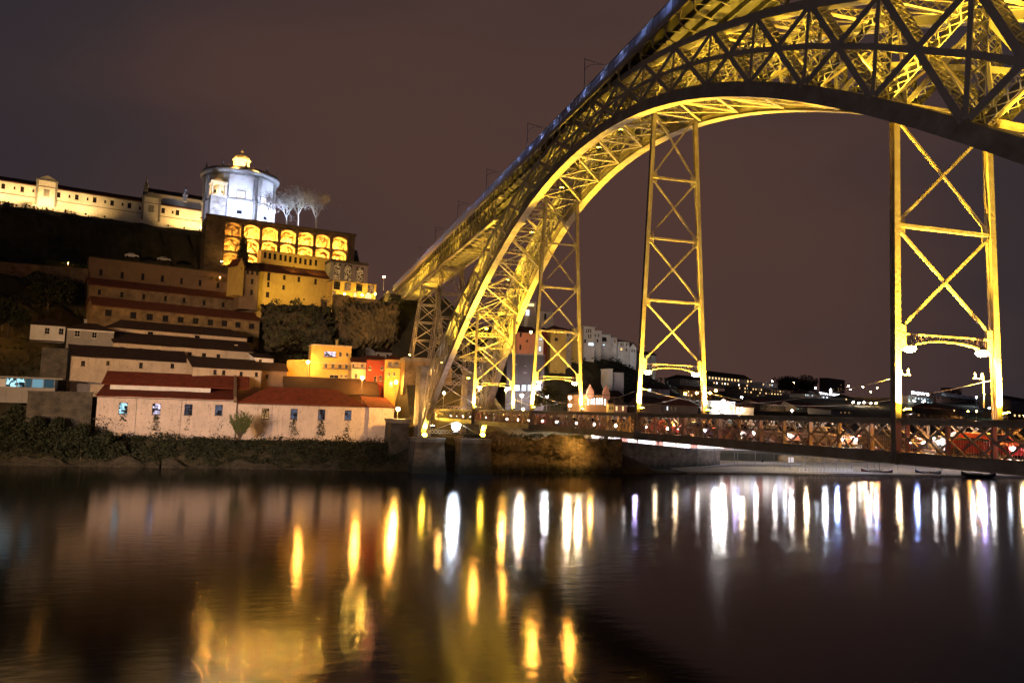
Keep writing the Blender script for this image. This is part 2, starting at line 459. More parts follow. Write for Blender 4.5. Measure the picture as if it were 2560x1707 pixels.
m, n, l, b = new_mat('river_water')
n.remove(b)
df = n.new('ShaderNodeBsdfDiffuse'); df.inputs[0].default_value = (0.006, 0.007, 0.010, 1)
gl = n.new('ShaderNodeBsdfGlossy'); gl.distribution = 'BECKMANN'; gl.inputs['Roughness'].default_value = 0.125; gl.inputs[0].default_value = (.95, .95, .97, 1)
gl2 = n.new('ShaderNodeBsdfGlossy'); gl2.distribution = 'BECKMANN'; gl2.inputs['Roughness'].default_value = 0.20; gl2.inputs[0].default_value = (.95, .95, .97, 1)
gm2 = n.new('ShaderNodeMixShader'); gm2.inputs[0].default_value = 0.22
l.new(gl.outputs[0], gm2.inputs[1]); l.new(gl2.outputs[0], gm2.inputs[2])
fr_ = n.new('ShaderNodeFresnel'); fr_.inputs['IOR'].default_value = 1.333
mxs = n.new('ShaderNodeMixShader')
l.new(fr_.outputs[0], mxs.inputs[0]); l.new(df.outputs[0], mxs.inputs[1]); l.new(gm2.outputs[0], mxs.inputs[2]); l.new(mxs.outputs[0], n['Material Output'].inputs[0])
geo = n.new('ShaderNodeNewGeometry')
mpn = n.new('ShaderNodeMapping'); mpn.inputs['Scale'].default_value = (1.0, 0.45, 1)
l.new(geo.outputs['Position'], mpn.inputs[0])
t1 = n.new('ShaderNodeTexNoise'); t1.inputs['Scale'].default_value = 0.9; t1.inputs['Detail'].default_value = 3
l.new(mpn.outputs[0], t1.inputs['Vector'])
bp = n.new('ShaderNodeBump'); bp.inputs['Strength'].default_value = 0.07; bp.inputs['Distance'].default_value = 0.25
mp2 = n.new('ShaderNodeMapping'); mp2.inputs['Scale'].default_value = (1.0, 0.28, 1)
l.new(geo.outputs['Position'], mp2.inputs[0])
t2 = n.new('ShaderNodeTexNoise'); t2.inputs['Scale'].default_value = 5.0; t2.inputs['Detail'].default_value = 2
l.new(mp2.outputs[0], t2.inputs['Vector'])
sm_ = n.new('ShaderNodeMath'); sm_.operation = 'MULTIPLY_ADD'; sm_.inputs[1].default_value = 0.16
l.new(t2.outputs['Fac'], sm_.inputs[0]); l.new(t1.outputs['Fac'], sm_.inputs[2])
l.new(sm_.outputs[0], bp.inputs['Height']); l.new(bp.outputs[0], gl.inputs['Normal']); l.new(bp.outputs[0], gl2.inputs['Normal'])
M_water = m
MB().quad((-88, -1900, 0), (140, -1900, 0), (140, 600, 0), (-88, 600, 0)).build('river', M_water)
tag(bpy.data.objects['river'], 'calm dark river with long lamp reflections', None, kind='structure')

# hillside
M_hill = mat('hillside_earth', (0.060, 0.050, 0.028), 0.95, 0.5, 0.25, 1.0, 1.2, c2=(0.022, 0.022, 0.012))
ys = []
y = -1900
while y < 600:
    ys.append(y)
    y += 3.0 if -130 < y < 150 else (10 if -260 < y < 260 else 60)
ds = [-4, 0, 0.8, 1.6, 3, 5, 8, 12] + [12 + 3 * i for i in range(1, 42)] + [150, 170, 200, 240, 300, 360, 430, 520, 640, 800, 1050, 1400]
mb = MB()
for yy in ys:
    for d in ds:
        x = lerp_tab(XB, yy) + d
        z = terr(x, yy)
        if d > 1 and z > 6.2 and d < 140:
            z += rnd.uniform(-0.5, 0.35)
        mb.v.append((x, yy, z))
nd = len(ds)
for i in range(len(ys) - 1):
    for j in range(nd - 1):
        a = i * nd + j
        mb.f.append((a, a + 1, a + nd + 1, a + nd))
hill = mb.build('hillside', M_hill)
tag(hill, 'dark overgrown hillside rising from the far river bank', kind='structure')

# the near bank behind the camera
nb = MB().box(-260, -87.3, -600, 500, -2, 12.4).build('near_quay', M_pave)
tag(nb, 'paved near quay on the viewer side', kind='structure')

# ---- rock wall right of the bridge foot: craggy boulder face
def crag(name, label, p0, p1, z0, z1, lean, seed, material, cat, amp=1.3):
    r = random.Random(seed); mb = MB()
    p0, p1 = V(p0), V(p1); L = (p1 - p0).length; t = (p1 - p0) / L; nrm = V((-abs(t.y), 0, 0)) if True else None
    nu, nv = max(6, int(L / .55)), 22
    cells = [(r.uniform(0, L), r.uniform(z0, z1), r.uniform(0.2, 1) * amp, r.uniform(1.2, 3.2)) for _ in range(int(L * 0.9))]
    for i in range(nu + 1):
        s = L * i / nu
        for j in range(nv + 1):
            k = j / nv
            zt = z1 + 0.7 * math.sin(s * 0.35 + seed) + 0.4 * math.sin(s * 0.9)
            z = z0 + (zt - z0) * k
            o = 0.0
            for cs, cz, ca, cr in cells:
                dd = ((s - cs) / cr) ** 2 + ((z - cz) / cr) ** 2
                if dd < 1: o = max(o, ca * (1 - dd) ** .35)
            o += r.uniform(-0.15, 0.15)
            p = p0 + t * s
            mb.v.append((p.x - o + lean * k, p.y, z))
    for i in range(nu):
        for j in range(nv):
            a = i * (nv + 1) + j
            mb.f.append((a, a + nv + 1, a + nv + 2, a + 1))
    # back side so that it is a solid bank
    b0 = len(mb.v)
    for i in range(nu + 1):
        s = L * i / nu; p = p0 + t * s
        mb.v.append((p.x + 6, p.y, z1 - 0.3))
    for i in range(nu):
        a = i * (nv + 1) + nv
        mb.f.append((a, a + nv + 1, b0 + i + 1, b0 + i))
    return tag(mb.build(name, material), label, cat)

M_rockd = mat('dark_river_rock', (0.07, 0.06, 0.04), 0.9, 0.5, 0.45, 1.0, 1.6, c2=(0.03, 0.026, 0.02))
crag('rock_face', 'craggy brown boulder bank at the water right of the bridge foot', (88.5, -3, -0.5), (88.5, -44, -0.5), -0.5, 8.6, 2.2, 5, M_rock, 'rock')
crag('rock_face', 'low dark rock and rubble edge below the left vegetation', (95.5, 62, -0.5), (91.5, 12, -0.5), -0.5, 1.0, 1.0, 8, M_rockd, 'rock', 0.9)
crag('rock_face', 'dark rocky river edge at the far left of the bank', (100, 120, -0.5), (95.8, 62.5, -0.5), -0.5, 1.3, 1.2, 9, M_rockd, 'rock', 1.0)

# cliff under the arcaded terraces and beside the upper deck end
def cliff(name, label, pl, pts, seed, material, cat='cliff', amp=0.45, n=30, m=20):
    """rough rock sheet between four photo pixels on an upright plane (TL, TR, BR, BL)"""
    r = random.Random(seed); mb = MB()
    q = [pl.hit(*p) for p in pts]
    for i in range(n + 1):
        for j in range(m + 1):
            u, v = i / n, j / m
            s = (q[3][0] * (1 - u) + q[2][0] * u) * (1 - v) + (q[0][0] * (1 - u) + q[1][0] * u) * v
            z = (q[3][1] * (1 - u) + q[2][1] * u) * (1 - v) + (q[0][1] * (1 - u) + q[1][1] * u) * v
            ed = min(u, 1 - u, v, 1 - v) * 5 + r.uniform(-.25, .25)
            o = amp * (2.4 * math.sin(s * 0.33 + seed) * math.cos(z * 0.27 + seed) + r.uniform(-0.7, 0.9)) + 2.4 * (1 - v) - 9 * max(0, 1 - ed) ** 1.5
            p = pl.pt(s, z, o)
            mb.v.append(tuple(p))
    for i in range(n):
        for j in range(m):
            a = i * (m + 1) + j
            mb.f.append((a, a + m + 1, a + m + 2, a + 1))
    return tag(mb.build(name, material), label, cat)

M_cliff = mat('cliff_rock', (0.20, 0.145, 0.06), 0.95, 0.5, 0.35, 1.0, 0.9, c2=(0.06, 0.05, 0.025))
cliff('cliff', 'rough ochre cliff below the upper deck end left of the iron tower', Plane(960, 760, 139, 6), [(870, 752), (1016, 742), (1012, 872), (880, 878)], 3, M_cliff)
cliff('cliff', 'dark overgrown crag under the yellow hillside buildings', Plane(740, 800, 152, 8), [(660, 752), (846, 758), (856, 868), (668, 878)], 4, mat('dark_crag', (0.09, 0.07, 0.035), 0.95, 0.5, 0.35, 1.0, 0.9, c2=(0.03, 0.028, 0.016)))

# slipway and landing on the right
def atz(px, py, z):
    p = atZ(px, py, z); return V((p.x, p.y, z))
sl = MB()
tip = atz(1650, 1177, 0.25); b1 = atz(1795, 1149, 1.6); c1 = atz(1925, 1139, 2.3); d1 = atz(2005, 1160, 1.9); e1 = atz(1840, 1160, 1.7)
top = [tip, e1, d1, c1, b1]
n0 = len(sl.v)
sl.v += [tuple(p) for p in top] + [(p.x, p.y, -1.0) for p in top]
sl.f.append((0, 1, 2, 3, 4))
for i in range(5):
    j = (i + 1) % 5; sl.f.append((i, i + 5, j + 5, j))
tag(sl.build('slipway', M_pave), 'pale stone slipway running down into the river', 'slipway')

# quay wall right of the rocks
def wall_px(name, label, px0, px1, ytop0, ytop1, zbot, X, th, thick, material, cat='wall', cap=None):
    pl = Plane(px0, ytop0, X, th); s0, z0 = pl.hit(px0, ytop0); s1, z1 = pl.hit(px1, ytop1)
    mb = MB(); a, b_ = pl.pt(s0, 0), pl.pt(s1, 0); k = pl.n * -thick
    c = [a, b_, b_ + k, a + k]
    mb.hexa([(q.x, q.y, zbot) for q in c] + [(c[0].x, c[0].y, z0), (c[1].x, c[1].y, z1), (c[2].x, c[2].y, z1), (c[3].x, c[3].y, z0)])
    if not cap: return tag(mb.build(name, material), label, cat)
    if cap:
        e = thing(name, pl.pt((s0 + s1) / 2, zbot), label, cat)
        mb.build('wall_body', material, e)
        cm = MB(); c2 = [a - pl.t * .1 + pl.n * .12, b_ + pl.t * .1 + pl.n * .12, b_ + pl.t * .1 + k - pl.n * .12, a - pl.t * .1 + k - pl.n * .12]
        zz = [z0, z1, z1, z0]
        cm.hexa([(q.x, q.y, z + .004) for q, z in zip(c2, zz)] + [(q.x, q.y, z + .3) for q, z in zip(c2, zz)])
        cm.build('coping', cap, e)
        return e
wall_px('quay_wall', 'stained stone quay wall between the rocks and the slipway', 1497, 1800, 1100, 1131, -1, 90, 19, 1.2, M_st_quay, cap=M_st_grey)
wall_px('quay_wall', 'low quay wall under the bridge behind the landing stage', 1950, 2580, 1137, 1160, -1, 111, 0, 1.0, M_st_ochre)

# stone embankment sloping to the water on the right
em_ = MB(); ny = 60
for i in range(ny + 1):
    y = -62 - 150 * i / ny
    for k, d in enumerate((-1.5, 0, 3, 7, 11, 15, 19, 23)):
        x = lerp_tab(XB, y) + d
        em_.v.append((x, y, max(terr(x, y), -1) + .22 + rnd.uniform(-.08, .08)))
for i in range(ny):
    for k in range(7):
        a = i * 8 + k; em_.f.append((a, a + 1, a + 9, a + 8))
tag(em_.build('embankment', mat('shingle', (0.30, 0.24, 0.16), 0.95, 0.5, 1.5, 1.0, 3.0, c2=(0.12, 0.10, 0.06))), 'sloping shingle foreshore under the right half of the deck', kind='structure')

# ================================================================== the double-deck iron arch bridge
# axis along x, springings at x = +-86, hangers at +-17.2 and +-51.6, panel points every 6.88 m
bridge = thing('arch_bridge', (0, 0, 0), 'floodlit two-deck wrought iron arch bridge crossing the river', 'bridge')
def zlow(x):
    u = x / 50.0; return Z0 + 32.92 - 14.37 * u * u + 0.43 * u ** 4
def zupp(x):
    u = abs(x) / 50.0; return Z0 + 38.5 - 11.9 * u * u + 0.55 * u ** 4
def yrib(z): return 7.0 - 0.09 * (z - Z0)             # outer face of the ribs, splayed towards the foot
PP = [-86.0] + [-79.12 + 6.88 * i for i in range(24)] + [86.0]
CW = 1.1                                              # width of the chords across the bridge

def rib_pt(x, z, sg, inset): return V((x, sg * (yrib(z) - inset), z))

def laced(mb, a, b, plate, gap, side, pitch=0.75, t=0.05):
    """built-up member: two plates facing outwards, laced with crossed flats on both sides"""
    a, b = V(a), V(b); d = b - a; L = d.length; d.normalize()
    side = V(side); side = (side - d * side.dot(d)).normalized()          # across the bridge
    w = d.cross(side).normalized()
    for s in (-1, 1):
        o = side * s * gap / 2
        mb.beam(a + o, b + o, plate, t, side)
    n = max(1, int(L / pitch)); st = L / n
    for e in (-1, 1):
        off = w * (e * (plate / 2 - 0.03))
        for i in range(n):
            p, q = a + d * (st * i) + off, a + d * (st * (i + 1)) + off
            h = side * (gap / 2 - t / 2)
            mb.beam(p - h, q + h, 0.075, 0.03, w)
            mb.beam(p + h + w * e * 0.02, q - h + w * e * 0.02, 0.075, 0.03, w)
    return mb

for sg in (1, -1):
    mb = MB()
    inset = CW / 2
    for i in range(len(PP) - 1):
        for k in range(2):
            xa = PP[i] + (PP[i + 1] - PP[i]) * k / 2; xb = PP[i] + (PP[i + 1] - PP[i]) * (k + 1) / 2
            za, zb = zlow(xa), zlow(xb)
            lean = V((0, -sg * 0.09, 1)).normalized()
            def sect(x, z, o0, o1, h0, h1):
                out_ = V((0, sg, 0))
                base = V((x, sg * (yrib(z)), z))
                return [base - out_ * o0 + lean * h0, base - out_ * o1 + lean * h0, base - out_ * o1 + lean * h1, base - out_ * o0 + lean * h1]
            mb.hexa(sect(xa, za, 0.06, CW - .06, 0.06, 1.24) + sect(xb, zb, 0.06, CW - .06, 0.06, 1.24))
            for hh in (0.0, 0.56, 1.24):                # flanges and the mid ledge
                mb.hexa(sect(xa, za, 0.0 if hh != .56 else 0.02, CW if hh != .56 else CW - .02, hh, hh + .06) + sect(xb, zb, 0.0 if hh != .56 else 0.02, CW if hh != .56 else CW - .02, hh, hh + .06))
    rib = mb.build('arch_rib', M_iron2, bridge)
    rib['label'] = 'arch rib on the near side' if sg == 1 else 'arch rib on the far side'
    um = MB(); mm = MB()
    for i in range(len(PP) - 1):
        xa, xb = PP[i], PP[i + 1]
        if i in (0, len(PP) - 2): pass
        za, zb = zupp(xa), zupp(xb)
        um.beam(rib_pt(xa, za - .35, sg, inset), rib_pt(xb, zb - .35, sg, inset), CW, 0.62, (0, 0, 1))
        um.beam(rib_pt(xa, za - .02, sg, inset), rib_pt(xb, zb - .02, sg, inset), CW + .16, 0.07, (0, 0, 1))
        ma, mb2 = (zlow(xa) + 1.3 + za - .7) / 2, (zlow(xb) + 1.3 + zb - .7) / 2
        for o in (0.05, CW - .05):
            mm.beam(rib_pt(xa, ma, sg, o), rib_pt(xb, mb2, sg, o), 0.05, 0.40, (0, 0, 1))
        nl = 9
        for j in range(nl):
            f0, f1 = j / nl, (j + 1) / nl
            for sw in (0, 1):
                p = V((xa + (xb - xa) * f0, 0, ma + (mb2 - ma) * f0 - .17)); q = V((xa + (xb - xa) * f1, 0, ma + (mb2 - ma) * f1 - .17))
                o0, o1 = (0.08, CW - .08) if sw else (CW - .08, 0.08)
                mm.beam(rib_pt(p.x, p.z, sg, o0), rib_pt(q.x, q.z + .015 * sw, sg, o1), 0.07, 0.02, (0, 0, 1))
    um.build('upper_chord', M_iron, rib); mm.build('middle_chord', M_iron, rib)
    for i, x in enumerate(PP):
        lo, hi = zlow(x) + 1.26, zupp(x) - .6
        laced(MB(), rib_pt(x, lo, sg, inset), rib_pt(x, hi, sg, inset), 0.36, CW - .08, (0, 1, 0)).build('post', M_iron, rib)
        if i + 1 < len(PP):
            x2 = PP[i + 1]; lo2, hi2 = zlow(x2) + 1.26, zupp(x2) - .6
            laced(MB(), rib_pt(x + .2, lo, sg, inset), rib_pt(x2 - .2, hi2, sg, inset), 0.46, CW - .14, (0, 1, 0)).build('diagonal', M_iron, rib)
            laced(MB(), rib_pt(x + .2, hi, sg, inset), rib_pt(x2 - .2, lo2, sg, inset), 0.50, CW - .10, (0, 1, 0)).build('diagonal', M_iron, rib)

# wind bracing between the two ribs
for i, x in enumerate(PP):
    zl, zu, zm = zlow(x) + .35, zupp(x) - .35, (zlow(x) + zupp(x)) / 2
    yl, yu = yrib(zl) - CW, yrib(zu) - CW
    laced(MB(), (x, -yl, zl + .3), (x, yl, zl + .3), 0.42, 0.75, (0, 0, 1), 0.8, 0.06).build('cross_strut', M_iron2, bridge)
    laced(MB(), (x, -yu, zu - .1), (x, yu, zu - .1), 0.40, 0.7, (0, 0, 1), 0.8, 0.05).build('cross_strut', M_iron2, bridge)
    if 0 < i < len(PP) - 1:
        for s in (1, -1):
            MB().beam((x + .1 * s, -s * yl, zl + .7), (x + .1 * s, s * yu, zu - .5), 0.15, 0.10, (1, 0, 0)).build('sway_brace', M_iron2, bridge)
    if i + 1 < len(PP):
        x2 = PP[i + 1]; zl2, zu2 = zlow(x2) + .35, zupp(x2) - .35
        y2, yu2 = yrib(zl2) - CW, yrib(zu2) - CW
        xm = (x + x2) / 2
        for s in (1, -1):
            MB().beam((x, s * yl, zl - .12 - .03 * s), (x2, -s * y2, zl2 - .12 - .03 * s), 0.26, 0.10, (0, 0, 1)).build('lateral_brace', M_iron2, bridge)
            MB().beam((x, s * yu, zu - .10 - .04 * s), (x2, -s * yu2, zu2 - .10 - .04 * s), 0.15, 0.08, (0, 0, 1)).build('lateral_brace', M_iron2, bridge)

# ---- hangers of the lower deck
HX = [-51.6, -17.2, 17.2, 51.6]
def hy(X, z): return (3.85 - 0.013 * (z - Z0)) if abs(X) > 30 else (3.82 - 0.045 * (z - Z0))
for X in HX:
    ztop = zlow(X) + 0.9
    mb = MB()
    for sg in (1, -1):
        a, b_ = V((X, sg * hy(X, 11.8), 11.8)), V((X, sg * hy(X, ztop), ztop))
        for o in (-.125, .125):                         # two channels with a slot between
            mb.beam(a + V((o, 0, 0)), b_ + V((o, 0, 0)), 0.36, 0.11, (1, 0, 0))
        mb.beam(a, b_, 0.22, 0.135, (1, 0, 0))
        for o in (-.195, .195):
            mb.beam(a + V((o, 0, 0)), b_ + V((o, 0, 0)), 0.42, 0.025, (1, 0, 0))
    fr = mb.build('hanger', M_iron2, bridge)
    lev = [z for z in (19.5, 26.1, 32.6, 39.1) if z < ztop - 2]
    # portal beam
    zb = lev[0]; w = hy(X, zb) - .3
    pm = MB(); n = 16
    for i in range(n):
        u0, u1 = -1 + 2 * i / n, -1 + 2 * (i + 1) / n
        f = lambda u: zb - 0.32 - 0.55 * u * u
        pm.beam((X, w * u0, zb), (X, w * u1, zb), 0.22, 0.10, (0, 0, 1))
        pm.beam((X, w * u0, f(u0)), (X, w * u1, f(u1)), 0.22, 0.09, (0, 0, 1))
        pm.beam((X, w * u0, f(u0)), (X, w * (u0 + u1) / 2, zb), 0.10, 0.05, (0, 0, 1))
        pm.beam((X, w * (u0 + u1) / 2, zb), (X, w * u1, f(u1)), 0.10, 0.05, (0, 0, 1))
    for sg in (1, -1):
        pm.hexa([(X - .1, sg * (w + .05), zb - 1.0), (X + .1, sg * (w + .05), zb - 1.0), (X + .1, sg * (w - .38), zb - 1.0), (X - .1, sg * (w - .38), zb - 1.0),
                 (X - .1, sg * (w + .05), zb + .6), (X + .1, sg * (w + .05), zb + .6), (X + .1, sg * (w - .38), zb + .5), (X - .1, sg * (w - .38), zb + .5)])
    pm.build('portal_beam', M_iron2, fr)
    for k, z in enumerate(lev):
        w = hy(X, z) - .25
        if k:
            g = MB()
            for o in (-.09, .09): g.beam((X + o, -w, z), (X + o, w, z), 0.07, 0.22, (0, 0, 1))
            for sg in (1, -1): g.box(X - .05, X + .05, min(sg * w, sg * (w - .45)), max(sg * w, sg * (w - .45)), z - .5, z + .5)
            g.build('strut', M_iron2, fr)
        z2 = lev[k + 1] if k + 1 < len(lev) else ztop - .6
        w2 = hy(X, z2) - .25
        for s in (1, -1):
            g = MB()
            for o in (-.05, .05):
                g.beam((X + o + .012 * s, -s * w, z + .25), (X + o + .012 * s, s * w2, z2 - .25), 0.16, 0.035, (1, 0, 0))
            g.build('cross_brace', M_iron2, fr)

# ---- lower deck
LD0, LD1 = -88.0, 95.0
ZD = 12.35                                            # roadway
dk = MB().box(LD0, LD1, -3.35, 3.35, ZD - .35, ZD).build('lower_deck', M_asph, bridge)
fl = MB()
for k in range(int((LD1 - LD0) / 2.8667)):
    x = LD0 + 1.4 + 2.8667 * k; fl.box(x - .12, x + .12, -3.45, 3.45, 11.85, ZD - .354)
fl.build('floor_beam', M_iron, dk)['kind'] = 'stuff'
for sg in (1, -1):
    MB().box(LD0, LD1, min(sg * 2.35, sg * 3.3), max(sg * 2.35, sg * 3.3), ZD + .004, ZD + .14).build('footway', M_pave, dk)
    g = MB(); yy = sg * 3.62
    ya, yb = yy - .16, yy + .16
    g.box(LD0, LD1, ya - .06, yb + .06, 14.42, 14.5)                  # top flange
    g.box(LD0, LD1, yy - .04, yy + .04, 14.12, 14.416)
    g.box(LD0, LD1, yy - .05, yy + .05, 11.86, 12.46)                # bottom plate girder
    g.box(LD0, LD1, ya - .04, yb + .04, 11.80, 11.856)
    g.box(LD0, LD1, ya, yb, 12.464, 12.52)
    for k in range(int((LD1 - LD0) / 0.30)):                          # rivet heads along the top edge
        x = LD0 + .3 * k
        g.box(x, x + .07, yy - .19 if sg < 0 else yy + .222, yy + .19 if sg > 0 else yy - .222, 14.44, 14.50) if abs(x + 40) < 48 and False else None
    gd_ = g.build('deck_girder', M_iron2, bridge)
    gd_['label'] = 'near side deck girder' if sg == 1 else 'far side deck girder'
    # double lattice
    P = 34.4 / 24
    bars = []
    k = 0
    x = LD0 + .2
    while x < LD1 - 2.2:
        for s in (1, -1):
            xa, xb = (x, x + 2.15) if s == 1 else (x + 2.15, x)
            bars.append((xa, xb, s))
        x += P
    if sg == 1:
        base = {}
        for s in (1, -1):
            h = MB().beam((-s * 1.075, .06 * s, -.83), (s * 1.075, .06 * s, .83), 0.06, 0.115, (0, 0, 1))
            h.beam((-s * 1.075, .06 * s + .05 * s, -.83), (s * 1.075, .06 * s + .05 * s, .83), 0.05, 0.05, (0, 0, 1))
            base[s] = h.mesh('lattice_bar', M_iron2, origin=(0, 0, 0))[0]
        for xa, xb, s in bars:
            link('lattice_bar', base[s], V(((xa + xb) / 2, yy, 13.33)), gd_)
        pm_ = MB().box(-.05, .05, -.14, .14, -.81, .81).mesh('girder_post', M_iron2, origin=(0, 0, 0))[0]
        for k in range(int((LD1 - LD0) / 2.8667)):
            link('girder_post', pm_, V((LD0 + 1.4 + 2.8667 * k, yy, 13.33)), gd_)
    else:
        w_ = MB()
        for xa, xb, s in bars: w_.beam((xa, yy + .06 * s, 12.5), (xb, yy + .06 * s, 14.16), 0.06, 0.15, (0, 0, 1))
        for k in range(int((LD1 - LD0) / 2.8667)):
            x = LD0 + 1.4 + 2.8667 * k; w_.box(x - .05, x + .05, yy - .1, yy + .1, 12.52, 14.12)
        w_.build('lattice_web', M_iron2, gd_)['kind'] = 'stuff'
    # footway railing
    rl = MB(); yr = sg * 3.22
    x = LD0
    while x < LD1:
        rl.box(x - .012, x + .012, yr - .012, yr + .012, ZD + .144, ZD + 1.05); x += .16
    for z in (ZD + .22, ZD + .80, ZD + 1.06): rl.box(LD0, LD1, yr - .022, yr + .022, z, z + .045)
    rl.build('railing', M_iron2, dk)['kind'] = 'stuff'

# ---- upper deck
UD0, UD1, ZU = -64.0, 166.0, 53.35
ud = MB().box(UD0, UD1, -3.95, 3.95, ZU - .35, ZU).build('upper_deck', M_deckd, bridge)
em = MB()
for sg in (1, -1): em.box(UD0, UD1, min(sg * 3.954, sg * 4.2), max(sg * 3.954, sg * 4.2), ZU - .55, ZU + .12)
em.build('deck_edge', M_iron, ud)
st = MB()
for yy in (-2.6, -.9, .9, 2.6): st.box(UD0, UD1, yy - .1, yy + .1, ZU - .95, ZU - .354)
st.build('stringer', M_deckd, ud)
# scalloped brackets under the edge
br = MB(); n = 12; BS = 2.75
for i in range(n):
    a0, a1 = math.pi * i / n, math.pi * (i + 1) / n
    f = lambda a: (-BS / 2 * math.cos(a) * .97, .18, -1.28 + .92 * math.sin(a))
    br.beam(f(a0), f(a1), 0.14, 0.10, (0, 1, 0))
for i in range(8):                                     # curved cantilever arm back to the girder
    a0, a1 = math.pi / 2 * i / 8, math.pi / 2 * (i + 1) / 8
    f = lambda a: (-BS / 2, .25 - 2.0 * (1 - math.cos(a)) , -1.28 - 1.15 * math.sin(a) * .9)
    br.beam(f(a0), f(a1), 0.12, 0.10, (1, 0, 0))
br.beam((-BS / 2, .2, -.62), (-BS / 2, .2, -1.30), 0.14, 0.14, (1, 0, 0))
br.beam((-BS / 2, .2, -1.22), (-BS / 2, -1.5, -1.0), 0.10, 0.08, (0, 0, 1))
bm = {1: br.mesh('bracket', M_iron2, origin=(0, 0, 0))[0]}
br2 = MB(); br2.v = [(x, -y_, z) for x, y_, z in br.v]; br2.f = [tuple(reversed(f)) for f in br.f]
bm[-1] = br2.mesh('bracket', M_iron2, origin=(0, 0, 0))[0]
k = 0
x = UD0 + 1.5
while x < UD1 - 1:
    for sg in (1, -1): link('bracket', bm[sg], V((x, sg * 3.85, ZU - .05)), ud)
    x += BS
# railing: posts and pale mesh panels
m, n_, l_, b_ = new_mat('railing_mesh')
b_.inputs['Base Color'].default_value = (0.46, 0.50, 0.62, 1); b_.inputs['Roughness'].default_value = 0.5
tr = n_.new('ShaderNodeBsdfTransparent'); tl = n_.new('ShaderNodeBsdfTranslucent'); tl.inputs[0].default_value = (0.5, 0.55, 0.75, 1)
mx1 = n_.new('ShaderNodeMixShader'); mx1.inputs[0].default_value = 0.55; mx2 = n_.new('ShaderNodeMixShader'); mx2.inputs[0].default_value = 0.30
l_.new(b_.outputs[0], mx1.inputs[1]); l_.new(tl.outputs[0], mx1.inputs[2]); l_.new(mx1.outputs[0], mx2.inputs[1]); l_.new(tr.outputs[0], mx2.inputs[2])
l_.new(mx2.outputs[0], n_['Material Output'].inputs[0])
M_mesh = m
pmesh = MB().box(-.64, .64, -.012, .012, .16, 1.30).mesh('railing_panel', M_mesh, origin=(0, 0, 0))[0]
x = UD0 + .7
while x < UD1:
    link('railing_panel', pmesh, V((x, 4.12, ZU)), ud); x += 1.375
rp = MB()
for sg in (1, -1):
    x = UD0
    while x < UD1:
        rp.box(x - .035, x + .035, sg * 4.12 - .04, sg * 4.12 + .04, ZU + .1, ZU + 1.36); x += 1.375
    rp.box(UD0, UD1, sg * 4.12 - .05, sg * 4.12 + .05, ZU + 1.33, ZU + 1.40)
rp.build('railing', M_grey, ud)['kind'] = 'stuff'
# lattice girders carrying the upper deck beyond the arch
ZG = 48.75
for sg in (1, -1):
    yy = sg * 2.75; g = MB(); xg0 = 40.0
    g.box(xg0, UD1, yy - .3, yy + .3, ZU - 1.15, ZU - .96)
    g.box(xg0 + 4, UD1, yy - .3, yy + .3, ZG - .12, ZG + .12)
    g.box(xg0 + 4, UD1, yy - .04, yy + .04, ZG + .124, ZG + .5)
    go = g.build('viaduct_girder', M_iron2, bridge)
    x = xg0 + 4.2
    while x < UD1 - 2.8:
        MB().beam((x, yy, ZG + .3), (x, yy, ZU - 1.1), 0.16, 0.24, (0, 1, 0)).build('girder_post', M_iron2, go)
        for s in (1, -1):
            MB().beam((x if s == 1 else x + 2.75, yy + .1 * s, ZG + .3), (x + 2.75 if s == 1 else x, yy + .1 * s, ZU - 1.1), 0.10, 0.22, (0, 0, 1)).build('girder_diagonal', M_iron2, go)
        x += 2.75
bt = MB(); x = 44.2
while x < UD1 - 2.8:
    bt.beam((x, -2.5, ZG), (x, 2.5, ZG), 0.2, 0.16, (0, 0, 1))
    for s in (1, -1): bt.beam((x, s * 2.5, ZG - .03 * s), (x + 2.75, -s * 2.5, ZG - .03 * s), 0.16, 0.05, (0, 0, 1))
    x += 2.75
bt.build('bottom_bracing', M_iron2, bridge)['kind'] = 'stuff'

# ---- iron towers under the upper deck
def tower(cx, zb, zt, hx0, hy0, hx1, hy1, nlev):
    leg = lambda sx, sy, k: V((cx + sx * (hx0 + (hx1 - hx0) * k), sy * (hy0 + (hy1 - hy0) * k), zb + (zt - zb) * k))
    top = MB().box(cx - hx1 - .4, cx + hx1 + .4, -hy1 - .4, hy1 + .4, zt, zt + .6)
    t_ = top.build('viaduct_tower', M_iron2, bridge)
    for sx in (1, -1):
        for sy in (1, -1):
            laced(MB(), leg(sx, sy, 0), leg(sx, sy, 1), 0.5, 0.5, (0, 1, 0), 0.7, 0.06).build('tower_leg', M_iron2, t_)
    for i in range(nlev):
        k0, k1 = i / nlev, (i + 1) / nlev
        for (s1, s2) in (((1, 1), (1, -1)), ((-1, 1), (-1, -1)), ((1, 1), (-1, 1)), ((1, -1), (-1, -1))):
            a, b2, c, d = leg(*s1, k0), leg(*s2, k0), leg(*s1, k1), leg(*s2, k1)
            h = MB(); h.beam(c, d, 0.22, 0.26, (0, 0, 1)); h.build('tower_strut', M_iron2, t_)
            h = MB(); h.beam(a, d, 0.10, 0.20, (0, 0, 1)); h.build('tower_brace', M_iron2, t_)
            h = MB(); h.beam(b2 + V((.05, .05, 0)), c + V((.05, .05, 0)), 0.10, 0.20, (0, 0, 1)); h.build('tower_brace', M_iron2, t_)
tower(93.0, 24.6, 48.0, 2.6, 4.6, 1.3, 2.3, 4)
tower(122.0, 28.2, 47.9, 2.4, 4.4, 1.2, 2.0, 4)

